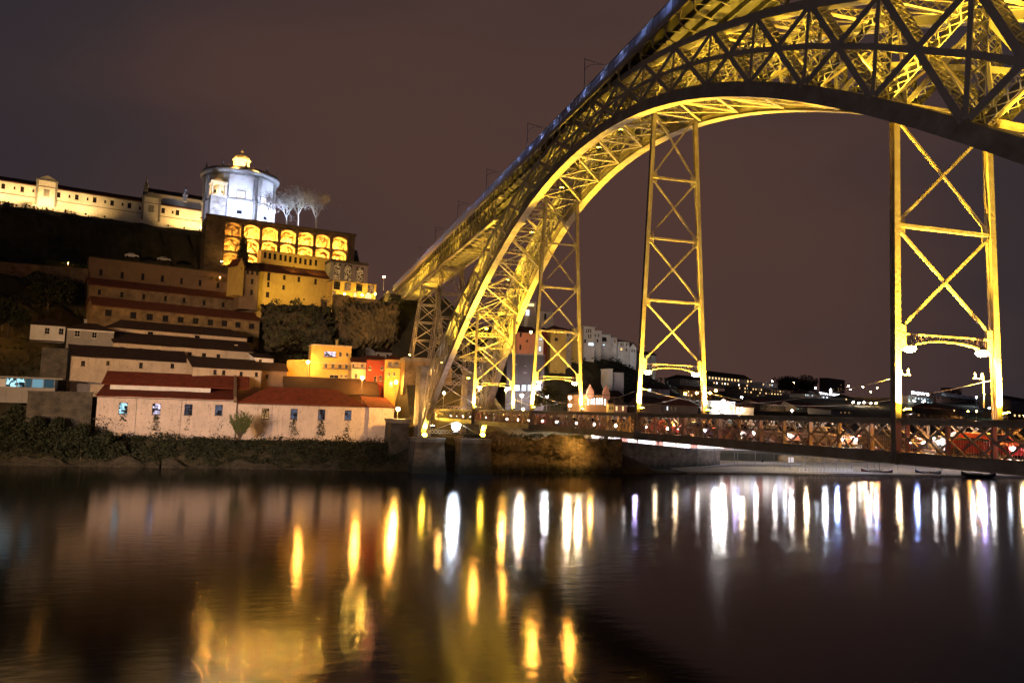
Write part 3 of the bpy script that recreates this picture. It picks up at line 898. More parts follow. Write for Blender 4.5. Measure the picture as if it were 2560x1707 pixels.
# ---- masonry of the far abutment
def pier(name, label, x0, x1, y0, y1, z0, z1, material, bat=0.6, cap=0.5):
    e = thing(name, ((x0 + x1) / 2, (y0 + y1) / 2, z0), label, 'pier')
    MB().hexa([(x0 - bat, y0 - bat, z0), (x1 + bat, y0 - bat, z0), (x1 + bat, y1 + bat, z0), (x0 - bat, y1 + bat, z0), (x0, y0, z1), (x1, y0, z1), (x1, y1, z1), (x0, y1, z1)]).build('pier_body', material, e)
    c = MB().box(x0 - .35, x1 + .35, y0 - .35, y1 + .35, z1 + .004, z1 + cap)
    c.box(x0 - .15, x1 + .15, y0 - .15, y1 + .15, z1 - .5, z1)
    c.build('cornice', M_st_grey, e)
    return e
pier('stone_pier', 'granite pier with cornice at the near side of the bridge gateway', 90.5, 97.0, 4.4, 7.0, 6.0, 24.0, M_st_grey, 0.25)
pier('stone_pier', 'granite pier with cornice at the far side of the bridge gateway', 90.5, 97.0, -7.0, -4.4, 6.0, 24.0, M_st_grey, 0.25)
pier('stone_footing', 'battered stone footing under the near arch rib at the water', 84.6, 92.0, 2.2, 8.6, -1.0, 7.4, M_st_foot, 0.8)
pier('stone_footing', 'battered stone footing under the far arch rib at the water', 84.6, 92.0, -8.6, -2.2, -1.0, 7.4, M_st_foot, 0.8)
pier('stone_abutment', 'dark stone abutment wall left of the bridge foot', 93.5, 103.0, 8.9, 13.0, -1.0, 11.4, M_st_dark, 0.5)
pier('stone_footing', 'lit stone platform carrying the hillside iron tower', 117.5, 126.5, -6.0, 6.6, 18.0, 27.6, M_st_ochre, 0.4)
pier('stone_abutment', 'stone abutment where the upper deck meets the hill', 166.2, 176, -5.4, 5.4, 40.0, 52.6, M_st_brown, 0.3)

# ---- catenary masts on the upper deck
for i, X in enumerate((-0.5, 23.0, 47.6, 71.5, 96.5, 121.5)):
    e = thing('catenary_mast', (X, 4.0, ZU + .004), ['tallest slender tram mast with curved bracket on the upper deck', 'second tram mast from the right on the upper deck', 'third tram mast from the right on the upper deck', 'fourth tram mast from the right on the upper deck', 'fifth tram mast from the right on the upper deck', 'leftmost tram mast on the upper deck nearest the hill'][i], 'mast', 'tram masts along the upper deck')
    MB().tube([(X, 3.78, ZU + .004), (X, 3.78, ZU + 5.9)], [.07, .045], 8).build('pole', M_grey, e)
    a = MB()
    a.beam((X, 3.78, ZU + 5.7), (X, .8, ZU + 5.35), .05, .06)
    pts = [(X, 3.78, ZU + 4.1)] + [(X, 3.78 - 2.2 * (1 - math.cos(q * math.pi / 12)), ZU + 4.1 + 1.25 * math.sin(q * math.pi / 12)) for q in range(1, 7)]
    a.tube(pts, [.035] * len(pts), 5)
    a.build('bracket_arm', M_grey, e)

# ================================================================== lamps on the bridge, seen and added
def flood(label, pos, target, power, color, angle=70, size=0.35, glow=40, group=None, name='floodlight', blend=0.7):
    pos, target = V(pos), V(target)
    d = (target - pos).normalized()
    e = thing(name, pos - d * size * 1.2, label, 'floodlight', group)
    up = V((0, 0, 1)) if abs(d.z) < .9 else V((1, 0, 0))
    h = MB(); h.beam(pos - d * size * 1.1, pos - d * size * .35, size * 1.7, size * 1.3, up)
    h.tube([pos - d * size * .6, pos - d * size * .3, pos], [size * .7, size * 1.08, size * 1.12], 16)
    h.build('housing', M_black, e)
    s = MB(); q = pos - d * size * .7
    s.beam(q - V((0, 0, size * 1.5)), q, size * .3, size * .3, (1, 0, 0)); s.box(q.x - size * .8, q.x + size * .8, q.y - size * .8, q.y + size * .8, q.z - size * 1.6, q.z - size * 1.5)
    s.build('bracket', M_grey, e)
    MB().tube([pos + d * .004, pos + d * .03, pos + d * (.03 + size * .25)], [size, size, size * .75], 18).build('lens', emit(color, glow), e)
    light('SPOT', pos + d * .12, power, color, e, target, size * .5, angle, blend)
    return e

def street_lamp(label, base, head, power, color, r=0.28, name='street_lamp', arm=True, group=None, pole=M_grey, base_z=None):
    """pole from base up to the level of the head, arm and glowing globe"""
    base, head = V(base), V(head)
    e = thing(name, base, label, 'lamp', group)
    top = V((base.x, base.y, head.z + .1))
    MB().tube([base, (base.x, base.y, base.z + .8), top], [.11, .08, .05], 8).build('pole', pole, e)
    if (V((head.x, head.y, 0)) - V((base.x, base.y, 0))).length > .2:
        MB().beam(top, (head.x, head.y, head.z + r * .9), .06, .06).build('arm', pole, e)
    h = MB().lathe((head.x, head.y, head.z + r * .75), [(r * .75, 0), (r * .5, r * .35), (r * .12, r * .6)], 10); h.build('hood', pole, e)
    L = power / (4 * math.pi ** 2 * r * r)
    MB().sphere(head, r, 12, 8).build('globe', emit(color, L), e, smooth=True)
    return e

# hanger floods: at the foot of each leg, shining up the leg into the arch
k = 0
for X, far in zip(HX, ('nearest', 'second nearest', 'third', 'farthest')):
    for sg in (1, -1):
        p = V((X - (.75 if X < 0 else .75), sg * 3.72, 14.95))
        tz = zlow(X)
        flood('amber uplight at the foot of the %s hanger, %s side' % (far, 'near' if sg == 1 else 'far'), p, (X + (4 if X < 60 else -8), sg * 3.2, tz), 210000 * (.65 if sg < 0 and abs(X) < 30 else 1), YEL, 95, 0.22, 120, 'uplights at the hanger feet')
# portal lamps
for X, far in zip(HX, ('nearest', 'second nearest', 'third', 'farthest')):
    for sg in (1, -1):
        zl = 18.65; y0 = sg * (hy(X, 19) - .28); y1 = sg * 2.75
        e = thing('portal_lamp', (X, y0, zl + .15), 'amber lantern under the %s hanger portal, %s side' % (far, 'near' if sg == 1 else 'far'), 'lamp', 'lanterns under the hanger portals')
        MB().tube([(X, y0, zl - .1), (X, (y0 * .6 + y1 * .4), zl + .22), (X, y1, zl + .2)], [.035] * 3, 6).build('arm', M_iron, e)
        r = .29
        pw = 2600 if sg == 1 else 5200
        MB().lathe((X, y1, zl + .12), [(r * 1.1, 0), (r * .8, .1), (.05, .2)], 12).build('hood', M_grey, e)
        MB().sphere((X, y1, zl), r, 12, 8, 1.25, 1.25, .8).build('globe', emit(AMBER, pw / (4 * math.pi ** 2 * r * r)), e, smooth=True)

# uplights sitting on the cross struts inside the arch
for i, x in enumerate(PP):
    if i in (2, 4, 6, 8, 10, 12, 13, 15, 17, 19, 21, 23):
        z = zlow(x) + 1.15
        flood('amber floodlight half hidden on a cross strut inside the arch', (x, 0.0, z + .7), (x * .9, 0.0, z + 20), (8000 if x < -27 else 2400 if x < 0 else 1800), YEL, 150, 0.3, 50, 'floodlights inside the arch', blend=0.9)
# under the viaduct girder
for i, (x, pw) in enumerate(((72.0, 5000), (97.0, 6000), (108.0, 14000), (117.0, 20000), (134.0, 14000))):
    flood(['amber lamp inside the viaduct girder above the arch foot', 'amber lamp inside the viaduct girder by the first tower', 'small amber lamp inside the viaduct girder between the towers', 'bright amber lamp inside the viaduct girder by the hillside tower', 'amber lamp inside the viaduct girder nearest the hill'][i], (x, 0.6, 49.6), (x + 3, -.2, 53), pw, YEL, 165, 0.3, 120, 'lamps inside the viaduct girder')
# floods at the arch springing
flood('orange floodlight at the near foot of the arch', (84.9, 6.6, 8.6), (55, 5.4, 34), 190000, YEL, 80, 0.5, 120)
flood('orange floodlight at the far foot of the arch', (84.9, -6.9, 8.9), (55, -5.4, 34), 190000, YEL, 80, 0.5, 120)
flood('orange floodlight beside the near footing, aimed up the tower', (86.2, 4.6, 10.6), (92, 3.0, 40), 30000, WARM, 95, 0.45, 120)
flood('blazing white floodlight on the bridge foot facing the river', (84.2, -0.4, 10.6), (40, 8, 0.0), 30000, COOL, 70, 0.9, 420)
flood('orange floodlight on the rock bank right of the bridge foot', atX(1480, 1085, 84.6), (86, -26, 3), 12000, WARM, 170, 0.5, 260)
flood('orange lamp on the ledge at the far footing', atX(1207, 1100, 88.0), (80, -9, 22), 9000, WARM, 120, 0.35, 120)
flood('amber floodlight at the foot of the hillside tower, left leg', (117.0, 5.6, 28.5), (122, 2, 48), 26000, WARM, 80, 0.4, 120)
flood('amber floodlight at the foot of the first iron tower', (90.0, 2.2, 25.2), (93, 1, 48), 18000, WARM, 85, 0.4, 120)
flood('pale floodlight at the foot of the hillside tower, right leg', (117.0, -5.2, 28.5), (120, -3, 45), 15000, SOFT, 80, 0.4, 90)

# added cool bollards, hidden behind the upper railing to make its panels glow
i = 0
x = -40.0
while x < 160:
    e = thing('railing_fill_light', (x, 3.4, ZU + .004), 'added cool bollard fill light behind the upper deck railing', 'lamp', 'added bollard fill lights on the upper deck')
    MB().tube([(x, 3.4, ZU + .004), (x, 3.4, ZU + .75)], [.06, .06], 8).build('post', M_grey, e)
    MB().tube([(x, 3.4, ZU + .754), (x, 3.4, ZU + .95)], [.07, .07], 8).build('lens', emit((.50, .62, 1.0), 150.0), e)
    x += 5.5; i += 1

# ================================================================== buildings
def glimpse(c, s, sc):
    """pane glow in bright and dark shapes, for lit rooms and painted reflections"""
    m = bpy.data.materials.new('pane_glow'); m.use_nodes = True
    n, l = m.node_tree.nodes, m.node_tree.links; n.clear()
    o = n.new('ShaderNodeOutputMaterial'); e = n.new('ShaderNodeEmission'); g = n.new('ShaderNodeNewGeometry')
    v = n.new('ShaderNodeTexVoronoi'); v.inputs['Scale'].default_value = sc; v.distance = 'CHEBYCHEV'
    l.new(g.outputs['Position'], v.inputs['Vector'])
    r = n.new('ShaderNodeMapRange'); r.inputs['From Min'].default_value = .25; r.inputs['From Max'].default_value = .8; r.inputs['To Min'].default_value = .02; r.inputs['To Max'].default_value = s
    sp = n.new('ShaderNodeSeparateColor'); l.new(v.outputs['Color'], sp.inputs[0]); l.new(sp.outputs[0], r.inputs['Value'])
    e.inputs[0].default_value = (*c, 1); l.new(r.outputs[0], e.inputs[1]); l.new(e.outputs[0], o.inputs[0])
    return m
E_warm = emit((1.0, 0.62, 0.25), 2.2)
E_cool = emit((0.75, 0.88, 1.0), 2.0)
E_cyan = glimpse((0.42, 0.80, 0.95), 1.6, 1.6)
E_dim = glimpse((1.0, 0.55, 0.2), 0.5, 3.0)
E_vio = glimpse((0.80, 0.72, 1.0), 1.6, 1.3)
E_white = emit((1.0, 0.90, 0.82), 5.0)
PANE = {'d': M_glassd, 'w': E_warm, 'c': E_cool, 'y': E_cyan, 'm': E_dim, 'v': E_vio, 'W': E_white}

def holed(mb, pl, s0, s1, z0, z1, holes, out=0.0, rev=0.3):
    """wall sheet on the plane with rectangular openings and their reveals"""
    ss = sorted({s0, s1} | {min(max(v, s0), s1) for h in holes for v in h[:2]})
    zs = sorted({z0, z1} | {min(max(v, z0), z1) for h in holes for v in h[2:4]})
    for a, b in zip(ss, ss[1:]):
        if b - a < 1e-4: continue
        for c, d in zip(zs, zs[1:]):
            if d - c < 1e-4: continue
            ms, mz = (a + b) / 2, (c + d) / 2
            if any(h[0] < ms < h[1] and h[2] < mz < h[3] for h in holes): continue
            mb.quad(pl.pt(a, c, out), pl.pt(b, c, out), pl.pt(b, d, out), pl.pt(a, d, out))
    for h in holes:
        a, b, c, d = h[:4]
        p = lambda s, z, k: pl.pt(s, z, out - k)
        mb.quad(p(a, c, 0), p(a, d, 0), p(a, d, rev), p(a, c, rev)); mb.quad(p(b, c, 0), p(b, c, rev), p(b, d, rev), p(b, d, 0))
        mb.quad(p(a, c, 0), p(a, c, rev), p(b, c, rev), p(b, c, 0)); mb.quad(p(a, d, 0), p(b, d, 0), p(b, d, rev), p(a, d, rev))
    return mb

def window(pl, parent, a, b, c, d, style='d', frame=M_frame_d, bars=(1, 2), out=0.0, arch=0.0, sill=True, wallm=None):
    """frame with glazing bars set back in its opening, glass behind it"""
    t = min(.09, (b - a) * .1); m = MB(); k0, k1 = out - .10, out - .17
    bx = lambda s0, s1, z0, z1: m.obox(V((pl.A.x, pl.A.y, 0)), pl.t, pl.n, s0, s1, k1, k0, z0, z1)
    bx(a, a + t, c, d); bx(b - t, b, c, d); bx(a + t, b - t, c, c + t); bx(a + t, b - t, d - t, d)
    for i in range(bars[0]):
        s = a + (b - a) * (i + 1) / (bars[0] + 1); bx(s - t * .3, s + t * .3, c + t, d - t)
    for i in range(bars[1]):
        z = c + (d - c) * (i + 1) / (bars[1] + 1); m.obox(V((pl.A.x, pl.A.y, 0)), pl.t, pl.n, a + t, b - t, k1 + .01, k0 - .01, z - t * .3, z + t * .3)
    if sill:
        m.obox(V((pl.A.x, pl.A.y, 0)), pl.t, pl.n, a - .12, b + .12, out + .004, out + .12, c - .14, c - .004)
    if arch:                                           # segmental head closing the opening's corners
        n = 8
        for i in range(n):
            u0, u1 = -1 + 2 * i / n, -1 + 2 * (i + 1) / n
            f = lambda u: d - arch * u * u
            s = lambda u: (a + b) / 2 + (b - a) / 2 * u
            for kk in (out - .004,):
                m.quad(pl.pt(s(u0), f(u0), kk), pl.pt(s(u1), f(u1), kk), pl.pt(s(u1), d, kk), pl.pt(s(u0), d, kk))
    w = m.build('window', frame, parent)
    MB().obox(V((pl.A.x, pl.A.y, 0)), pl.t, pl.n, a + t * .5, b - t * .5, out - .24, out - .20, c + t * .5, d - t * .5).build('pane', PANE.get(style, M_glassd), w)
    return w

def house(name, label, X, th, eL, eR, base, depth, wall, roof=('gable', 2.0, None), wins=(), cat='building', frame=M_frame_d, bars=(1, 2), ov=.35, arch=0.0, band=None, door=(), group=None, chim=()):
    pl = Plane(eL[0], eL[1], X, th)
    s0, za = pl.hit(*eL); s1, zb = pl.hit(*eR)
    ze = (za + zb) / 2
    z0 = base if not isinstance(base, tuple) else pl.hit(*base)[1]
    e = thing(name, pl.pt((s0 + s1) / 2, z0, -depth / 2), label, cat, group)
    holes = []
    for w in wins:
        px, py, wp, hp = w[:4]
        a, c = pl.hit(px - wp / 2, py + hp / 2); b, d = pl.hit(px + wp / 2, py - hp / 2)
        zc = (c + d) / 2; hh = (d - c) / 2
        # keep the rows level: sills follow the eave's slant in the picture
        k = (pl.hit(px, py)[0] - s0) / max(s1 - s0, 1e-3)
        zc += ze - (za + (zb - za) * k)
        a, b = min(a, b), max(a, b); a, b = max(a, s0 + .15), min(b, s1 - .15)
        c, d = max(zc - hh, z0 + .1), min(zc + hh, ze - .12)
        if b - a > .15 and d - c > .15: holes.append((a, b, c, d, w[4] if len(w) > 4 else 'd'))
    mb = MB()
    holed(mb, pl, s0, s1, z0, ze, holes)
    p = lambda s, z, o: pl.pt(s, z, o)
    mb.quad(p(s0, z0, -depth), p(s0, z0, 0), p(s0, ze, 0), p(s0, ze, -depth)); mb.quad(p(s1, z0, 0), p(s1, z0, -depth), p(s1, ze, -depth), p(s1, ze, 0))
    mb.quad(p(s1, z0, -depth), p(s0, z0, -depth), p(s0, ze, -depth), p(s1, ze, -depth))
    kind, rise, rm = roof[:3]
    zr = ze + rise
    if kind == 'gable':
        for s in (s0, s1): mb.tri(p(s, ze, 0), p(s, ze, -depth), p(s, zr, -depth / 2))
    elif kind == 'shed':
        mb.quad(p(s0, ze, -depth), p(s1, ze, -depth), p(s1, zr, -depth), p(s0, zr, -depth))
        for s in (s0, s1): mb.tri(p(s, ze, 0), p(s, ze, -depth), p(s, zr, -depth))
    elif kind == 'front':
        for o in (0, -depth): mb.tri(p(s0, ze, o), p(s1, ze, o), p((s0 + s1) / 2, zr, o))
    elif kind == 'flat':
        mb.quad(p(s0, ze, 0), p(s1, ze, 0), p(s1, ze, -depth), p(s0, ze, -depth))
    mb.build('wall', wall, e)
    r = MB(); T = .2
    nseg = max(1, min(24, int((s1 - s0) / 2.6)))
    jr = random.Random(int(abs(eL[0]) * 7 + eL[1]))
    jit = [(jr.uniform(-.10, .10), jr.uniform(-.09, .09)) for _ in range(nseg + 1)]
    def slab(q, sag=True):                              # old roofs sag: ridge and eaves wander a little
        a, b, c, d = q
        n = nseg if sag else 1
        for i in range(n):
            u0, u1 = i / n, (i + 1) / n
            w = [a.lerp(b, u0), a.lerp(b, u1), d.lerp(c, u1), d.lerp(c, u0)]
            if sag:
                w[0].z += jit[i][0] * .6; w[1].z += jit[i + 1][0] * .6; w[2].z += jit[i + 1][1]; w[3].z += jit[i][1]
            r.hexa([(v.x, v.y, v.z + .01) for v in w] + [(v.x, v.y, v.z + T) for v in w])
    if kind == 'gable':
        dz = rise / (depth / 2) * ov
        slab([p(s0 - ov, ze - dz, ov), p(s1 + ov, ze - dz, ov), p(s1 + ov, zr, -depth / 2), p(s0 - ov, zr, -depth / 2)])
        slab([p(s0 - ov, zr, -depth / 2), p(s1 + ov, zr, -depth / 2), p(s1 + ov, ze - dz, -depth - ov), p(s0 - ov, ze - dz, -depth - ov)])
    elif kind == 'shed':
        dz = rise / depth * ov
        slab([p(s0 - ov, ze - dz, ov), p(s1 + ov, ze - dz, ov), p(s1 + ov, zr, -depth), p(s0 - ov, zr, -depth)])
    elif kind == 'front':
        sm = (s0 + s1) / 2
        slab([p(s0 - ov, ze - .1, ov), p(sm, zr, ov), p(sm, zr, -depth), p(s0 - ov, ze - .1, -depth)], False)
        slab([p(sm, zr, ov), p(s1 + ov, ze - .1, ov), p(s1 + ov, ze - .1, -depth), p(sm, zr, -depth)], False)
    elif kind == 'hip':
        i = min(depth / 2, (s1 - s0) * .45)
        a, b, c, d = p(s0 - ov, ze, ov), p(s1 + ov, ze, ov), p(s1 + ov, ze, -depth - ov), p(s0 - ov, ze, -depth - ov)
        m1, m2 = p(s0 + i, zr, -depth / 2), p(s1 - i, zr, -depth / 2)
        r.quad(a, b, m2, m1); r.quad(c, d, m1, m2); r.tri(b, c, m2); r.tri(d, a, m1)
        r.obox(V((pl.A.x, pl.A.y, 0)), pl.t, pl.n, s0 - ov, s1 + ov, -depth - ov, ov, ze - .16, ze - .01)
    elif kind == 'flat':
        o_ = V((pl.A.x, pl.A.y, 0))
        r.obox(o_, pl.t, pl.n, s0 - .12, s1 + .12, -depth - .12, .12, ze + .004, ze + max(rise, .25))
    r.build('roof', rm or M_tile_b, e)
    if band:                                            # string course or eaves cornice
        q = MB(); o_ = V((pl.A.x, pl.A.y, 0))
        for zz, hh, mm in band: q.obox(o_, pl.t, pl.n, s0 - .05, s1 + .05, .004, .16, ze - zz - hh, ze - zz)
        q.build('cornice', band[0][2], e)
    for a, b, c, d, st in holes:
        window(pl, e, a, b, c, d, st, frame, bars, arch=arch)
    for w in door:
        a, c = pl.hit(w[0] - w[2] / 2, w[1] + w[3] / 2); b, d = pl.hit(w[0] + w[2] / 2, w[1] - w[3] / 2)
        MB().obox(V((pl.A.x, pl.A.y, 0)), pl.t, pl.n, a, b, .004, .09, c, d).build('door', w[4], e)
    for px, py, hp in chim:
        s, z = pl.hit(px, py)
        q = MB().obox(V((pl.A.x, pl.A.y, 0)), pl.t, pl.n, s - .35, s + .35, -depth * .55, -depth * .55 + .7, ze - .2, z + hp)
        q.obox(V((pl.A.x, pl.A.y, 0)), pl.t, pl.n, s - .45, s + .45, -depth * .55 - .1, -depth * .55 + .8, z + hp + .004, z + hp + .16)
        q.build('chimney', wall, e)
    e['_'] = 0; del e['_']
    return e, pl, s0, s1, z0, ze

# ---- riverside warehouse with eight arched windows
PANE['b'] = glimpse((.32, .38, .55), .30, 1.1)  # dark glass: bluish reflections painted as a dim glow
WW = [(308, 1018.7, 24, 28, 'y'), (391, 1021.5, 23, 27, 'v'), (471, 1024.6, 22, 27, 'b'), (547, 1027, 21, 26, 'b')]
wa = house('riverside_warehouse', 'long pinkish riverside warehouse with red tiled double roof and four arched windows', 104, 4, (244, 986), (592, 1003), 5.2, 15, M_pl_pink, ('shed', 3.0, M_tile_r), WW, 'warehouse', M_frame_d, (2, 3), arch=.35)
WW2 = [(663.4, 1032.4, 20, 26, 'm'), (735, 1034, 19, 25, 'b'), (804, 1036.5, 19, 25, 'b'), (870, 1039, 18, 24, 'b')]
wb_ = house('riverside_warehouse', 'pinkish riverside warehouse nearer the bridge with red hipped roof and four arched windows', atX(594, 1003, 106.7).x, 4, (594, 1003.2), (921, 1018), 5.2, 15, M_pl_pink, ('hip', 4.2, M_tile_r), WW2, 'warehouse', M_frame_d, (2, 3), arch=.35)
e, pl, s0, s1, z0, ze = wa
o_ = V((pl.A.x, pl.A.y, 0))
q = MB(); holed(q, pl, s0 + 1.5, s1 - 6, ze + 1.5, ze + 2.7, [], out=-7.5); q.obox(o_, pl.t, pl.n, s0 + 1.5, s1 - 6, -14, -7.504, ze + 1.2, ze + 2.7)
q.build('clerestory', M_pl_white, e)
q = MB(); a_, b_, c_, d_ = pl.pt(s0 - .3, ze + 2.7, -7.1), pl.pt(s1 + 3, ze + 2.7, -7.1), pl.pt(s1 + 3, ze + 6.0, -16), pl.pt(s0 - .3, ze + 6.0, -16)
q.hexa([tuple(v) for v in (a_, b_, c_, d_)] + [(v.x, v.y, v.z + .22) for v in (a_, b_, c_, d_)]); q.build('upper_roof', M_tile_r, e)
q = MB(); a_, b_ = pl.pt(s1 - .4, 0, .5), pl.pt(s1 - .4, 0, -15)                    # fire wall between the two roofs
q.hexa([(a_.x, a_.y - .3, ze - .6), (a_.x, a_.y + .3, ze - .6), (b_.x, b_.y + .3, ze + 3), (b_.x, b_.y - .3, ze + 3), (a_.x, a_.y - .3, ze + .7), (a_.x, a_.y + .3, ze + .7), (b_.x, b_.y + .3, ze + 6.4), (b_.x, b_.y - .3, ze + 6.4)])
q.build('fire_wall', M_pl_brown, e)
house('riverside_warehouse', 'blank pale end bay of the riverside warehouse beside the bridge lamp', 107.4, 4, (923, 1018), (985, 1020), 5.6, 12, M_pl_pink, ('shed', 2.6, M_tile_r), (), 'warehouse')
# gutters, downpipes and weeds under the windows
for (e_, pl_, a_, b2_, z_, ze_), ww in ((wa, WW), (wb_, WW2)):
    o2 = V((pl_.A.x, pl_.A.y, 0))
    MB().obox(o2, pl_.t, pl_.n, a_, b2_, .38, .52, ze_ - .34, ze_ - .2).build('gutter', M_st_dark, e_)
    for k in range(2):
        s_ = a_ + 8 + (b2_ - a_ - 20) * k; MB().obox(o2, pl_.t, pl_.n, s_ - .03, s_ + .03, .004, .12, z_ + .5, ze_ - .36).build('downpipe', M_pl_grey, e_)
    for w_ in ww:
        s_, zz_ = pl_.hit(w_[0], w_[1] + w_[3] * .5)
        v_ = MB(); rr = random.Random(int(w_[0]))
        for k in range(rr.choice((30, 70, 110, 190))):
            f = rr.random(); p_ = pl_.pt(s_ + rr.gauss(0, .25 + .45 * f), zz_ - .2 - f * 3.6, .05 + rr.random() * .2)
            d_ = pl_.t * rr.gauss(0, .1) + V((0, 0, rr.gauss(0, .12))); c_ = V((0, 0, .10)) + pl_.t * rr.gauss(0, .08)
            v_.quad(p_ - d_, p_ - c_, p_ + d_, p_ + c_)
        v_.build('wall_weeds', M_leaf, e_)['kind'] = 'stuff'
house('warehouse_shed', 'dark tiled roof shed behind the riverside warehouse below the small houses', 121, 2, (712, 968), (945, 1000), 6, 12, M_pl_brown, ('gable', 4.2, M_tile_d), (), 'warehouse')

# ---- warehouse rows stepping up the hill
T5 = 21
house('hill_warehouse', 'cream warehouse with broken plaster and dark roof above the riverside roofs, left', 121, 18, (181, 887), (473, 909), 15.0, 9, M_pl_cream, ('shed', 3.2, M_tile_d), [(208, 906, 11, 12), (270, 906, 9, 10), (352.6, 913.5, 10, 13), (431, 916, 10, 11)], 'warehouse', bars=(1, 1), chim=[(312, 893, .3), (455, 900, .2)])
house('hill_warehouse', 'cream warehouse with four small windows just above the red riverside roofs, right', 120, 16, (483, 916), (654, 927), 14, 9, M_pl_cream, ('shed', 3.0, M_tile_d), [(537.6, 929.5, 9, 11), (559.5, 931, 9, 11), (603, 934.5, 8, 10), (641, 936.5, 8, 10)], 'warehouse', bars=(1, 1), chim=[(585, 916, .2)])
house('hill_warehouse', 'white warehouse with seven square windows in the middle of the slope', 133, 20, (286, 851.5), (633, 884.5), 22, 9, M_pl_cream, ('shed', 3.4, M_tile_d), [(306.5, 868.5, 13, 10), (352, 872.8, 12, 10), (395.8, 877, 12, 10), (436, 881, 11, 9), (474.4, 885, 11, 9), (510, 888.3, 11, 9), (546, 892, 10, 9)], 'warehouse', bars=(1, 0), chim=[(420, 856, .3), (602, 868, .8)])
house('hill_warehouse', 'white warehouse strip with two low hatches under a dark roof', 142, 20, (268, 812), (617, 849), 26, 8, M_pl_cream, ('hip', 2.6, M_tile_d), [(376.6, 832, 14, 9), (493.5, 844, 13, 8)], 'warehouse', bars=(1, 0))
house('hill_warehouse', 'ochre stone warehouse with ten barred windows and red roof', 152, T5, (233, 756), (649, 807), 28, 10, M_st_ochre, ('gable', 2.8, M_tile_b), [(271.8, 777, 18, 14), (333.5, 785, 17, 14), (374.5, 790, 17, 14), (413.8, 795, 16, 14), (452, 799, 16, 13), (489, 803, 15, 13), (526, 807.3, 15, 13), (561, 811, 15, 13), (595, 815.6, 14, 12), (629, 819.6, 14, 12), (626, 853.6, 14, 13)], 'warehouse', bars=(3, 2), band=[(0.0, .25, M_st_brown)])
house('hill_warehouse', 'brown stone warehouse with eight small windows and red roof', 163, 19, (224, 704), (626, 760), 40, 10, M_st_brown, ('gable', 2.6, M_tile_b), [(249, 724, 9, 12), (305, 732, 9, 12), (359.6, 739, 8, 12), (414, 745, 8, 12), (460.6, 751.6, 8, 12), (510.6, 759, 8, 11), (558, 765.4, 8, 11), (603.7, 773, 7, 11)], 'warehouse', bars=(1, 1), band=[(0.0, .25, M_st_brown)])
house('hill_warehouse', 'roofless dark brown wall with eight tall windows, highest of the warehouse rows', 174, 17, (224, 634), (597, 696), 50, 6, M_pl_brown, ('flat', .3, M_st_dark), [(253, 673, 9, 15), (306, 682.5, 9, 15), (357.5, 689, 9, 15), (406, 696, 9, 15), (454, 704, 8, 14), (500, 711, 8, 14), (544.6, 718.7, 8, 12), (586, 724, 7, 12)], 'warehouse', bars=(1, 2))
house('hill_house', 'small white house at the right end of the warehouse rows', 136, 14, (636, 893), (684, 897), 21, 6, M_pl_white, ('shed', 1.4, M_tile_d), [(651, 902, 8, 8)], 'house')
house('hill_house', 'brown shed with a lean-to roof under the lamp wall', 128, 12, (650, 931), (718, 921), 16, 7, M_pl_brown, ('gable', 2.0, M_tile_d), [(667, 944, 7, 9)], 'house')
house('hill_house', 'pale cottage with two square windows and dark hipped roof on the left', 134, 14, (77, 808), (164, 817), (120, 851), 8, M_pl_white, ('hip', 2.2, M_tile_d), [(118, 827, 14, 15), (153, 829.5, 14, 15)], 'house', M_frame_w, (1, 1))
house('hill_house', 'grey cottage with white eaves band and chimney on the left', 133, 14, (169, 818), (285, 829), (225, 873), 8, M_pl_grey, ('hip', 2.0, M_tile_d), [(193.5, 833, 15, 15), (236, 838, 14, 14)], 'house', M_frame_w, (1, 1), band=[(0, .5, M_pl_white)], chim=[(216, 798, 0.2)])
wall_px('garden_wall', 'tall brown retaining wall at the upper left edge', -30, 222, 652, 672, 46, 168, 12, 1.0, M_st_brown)
wall_px('garden_wall', 'pale garden wall under the blue-lit veranda', 70, 232, 980, 983, 4, 103, 8, .8, M_st_dark, cap=M_st_dark)
wall_px('garden_wall', 'stone terrace wall on the left between cottages and veranda', 105, 170, 868, 872, 14, 121, 10, .8, M_st_dark)

# blue-lit glazed veranda at the left edge
pl = Plane(0, 946, 109, 8)
sa, za = pl.hit(-12, 968); sb, zb = pl.hit(138, 968); zt = pl.hit(60, 946)[1]; zb0 = (za + zb) / 2
e = thing('glazed_veranda', pl.pt((sa + sb) / 2, zb0, -2), 'low glazed veranda lit blue inside at the left edge', 'veranda')
o_ = V((pl.A.x, pl.A.y, 0))
MB().obox(o_, pl.t, pl.n, sa - 1, sb + 1.5, -5, .8, zt, zt + .35).build('roof', M_concrete, e)
MB().obox(o_, pl.t, pl.n, sa, sb, -5, 0, zb0 - 3.5, zb0).build('base', M_pl_grey, e)
MB().obox(o_, pl.t, pl.n, sa, sb, -4.9, -4.6, zb0 + .004, zt - .004).build('back_wall', M_pl_white, e)
fm = MB()
cuts = [pl.hit(x, 957)[0] for x in (15, 41, 63, 80, 109, 136)]
for c in cuts: MB().obox(o_, pl.t, pl.n, c - .07, c + .07, -.12, 0, zb0 + .004, zt - .004).build('frame_post', M_grey, e)
pass
for i, (a, b) in enumerate(zip(cuts, cuts[1:])):
    MB().obox(o_, pl.t, pl.n, a + .08, b - .08, -.09, -.05, zb0 + .05, zt - .05).build('pane', [E_cyan, E_cyan, emit((.3, .6, .75), .12), emit((.35, .7, .85), .45), emit((.3, .6, .75), .10)][i], e)

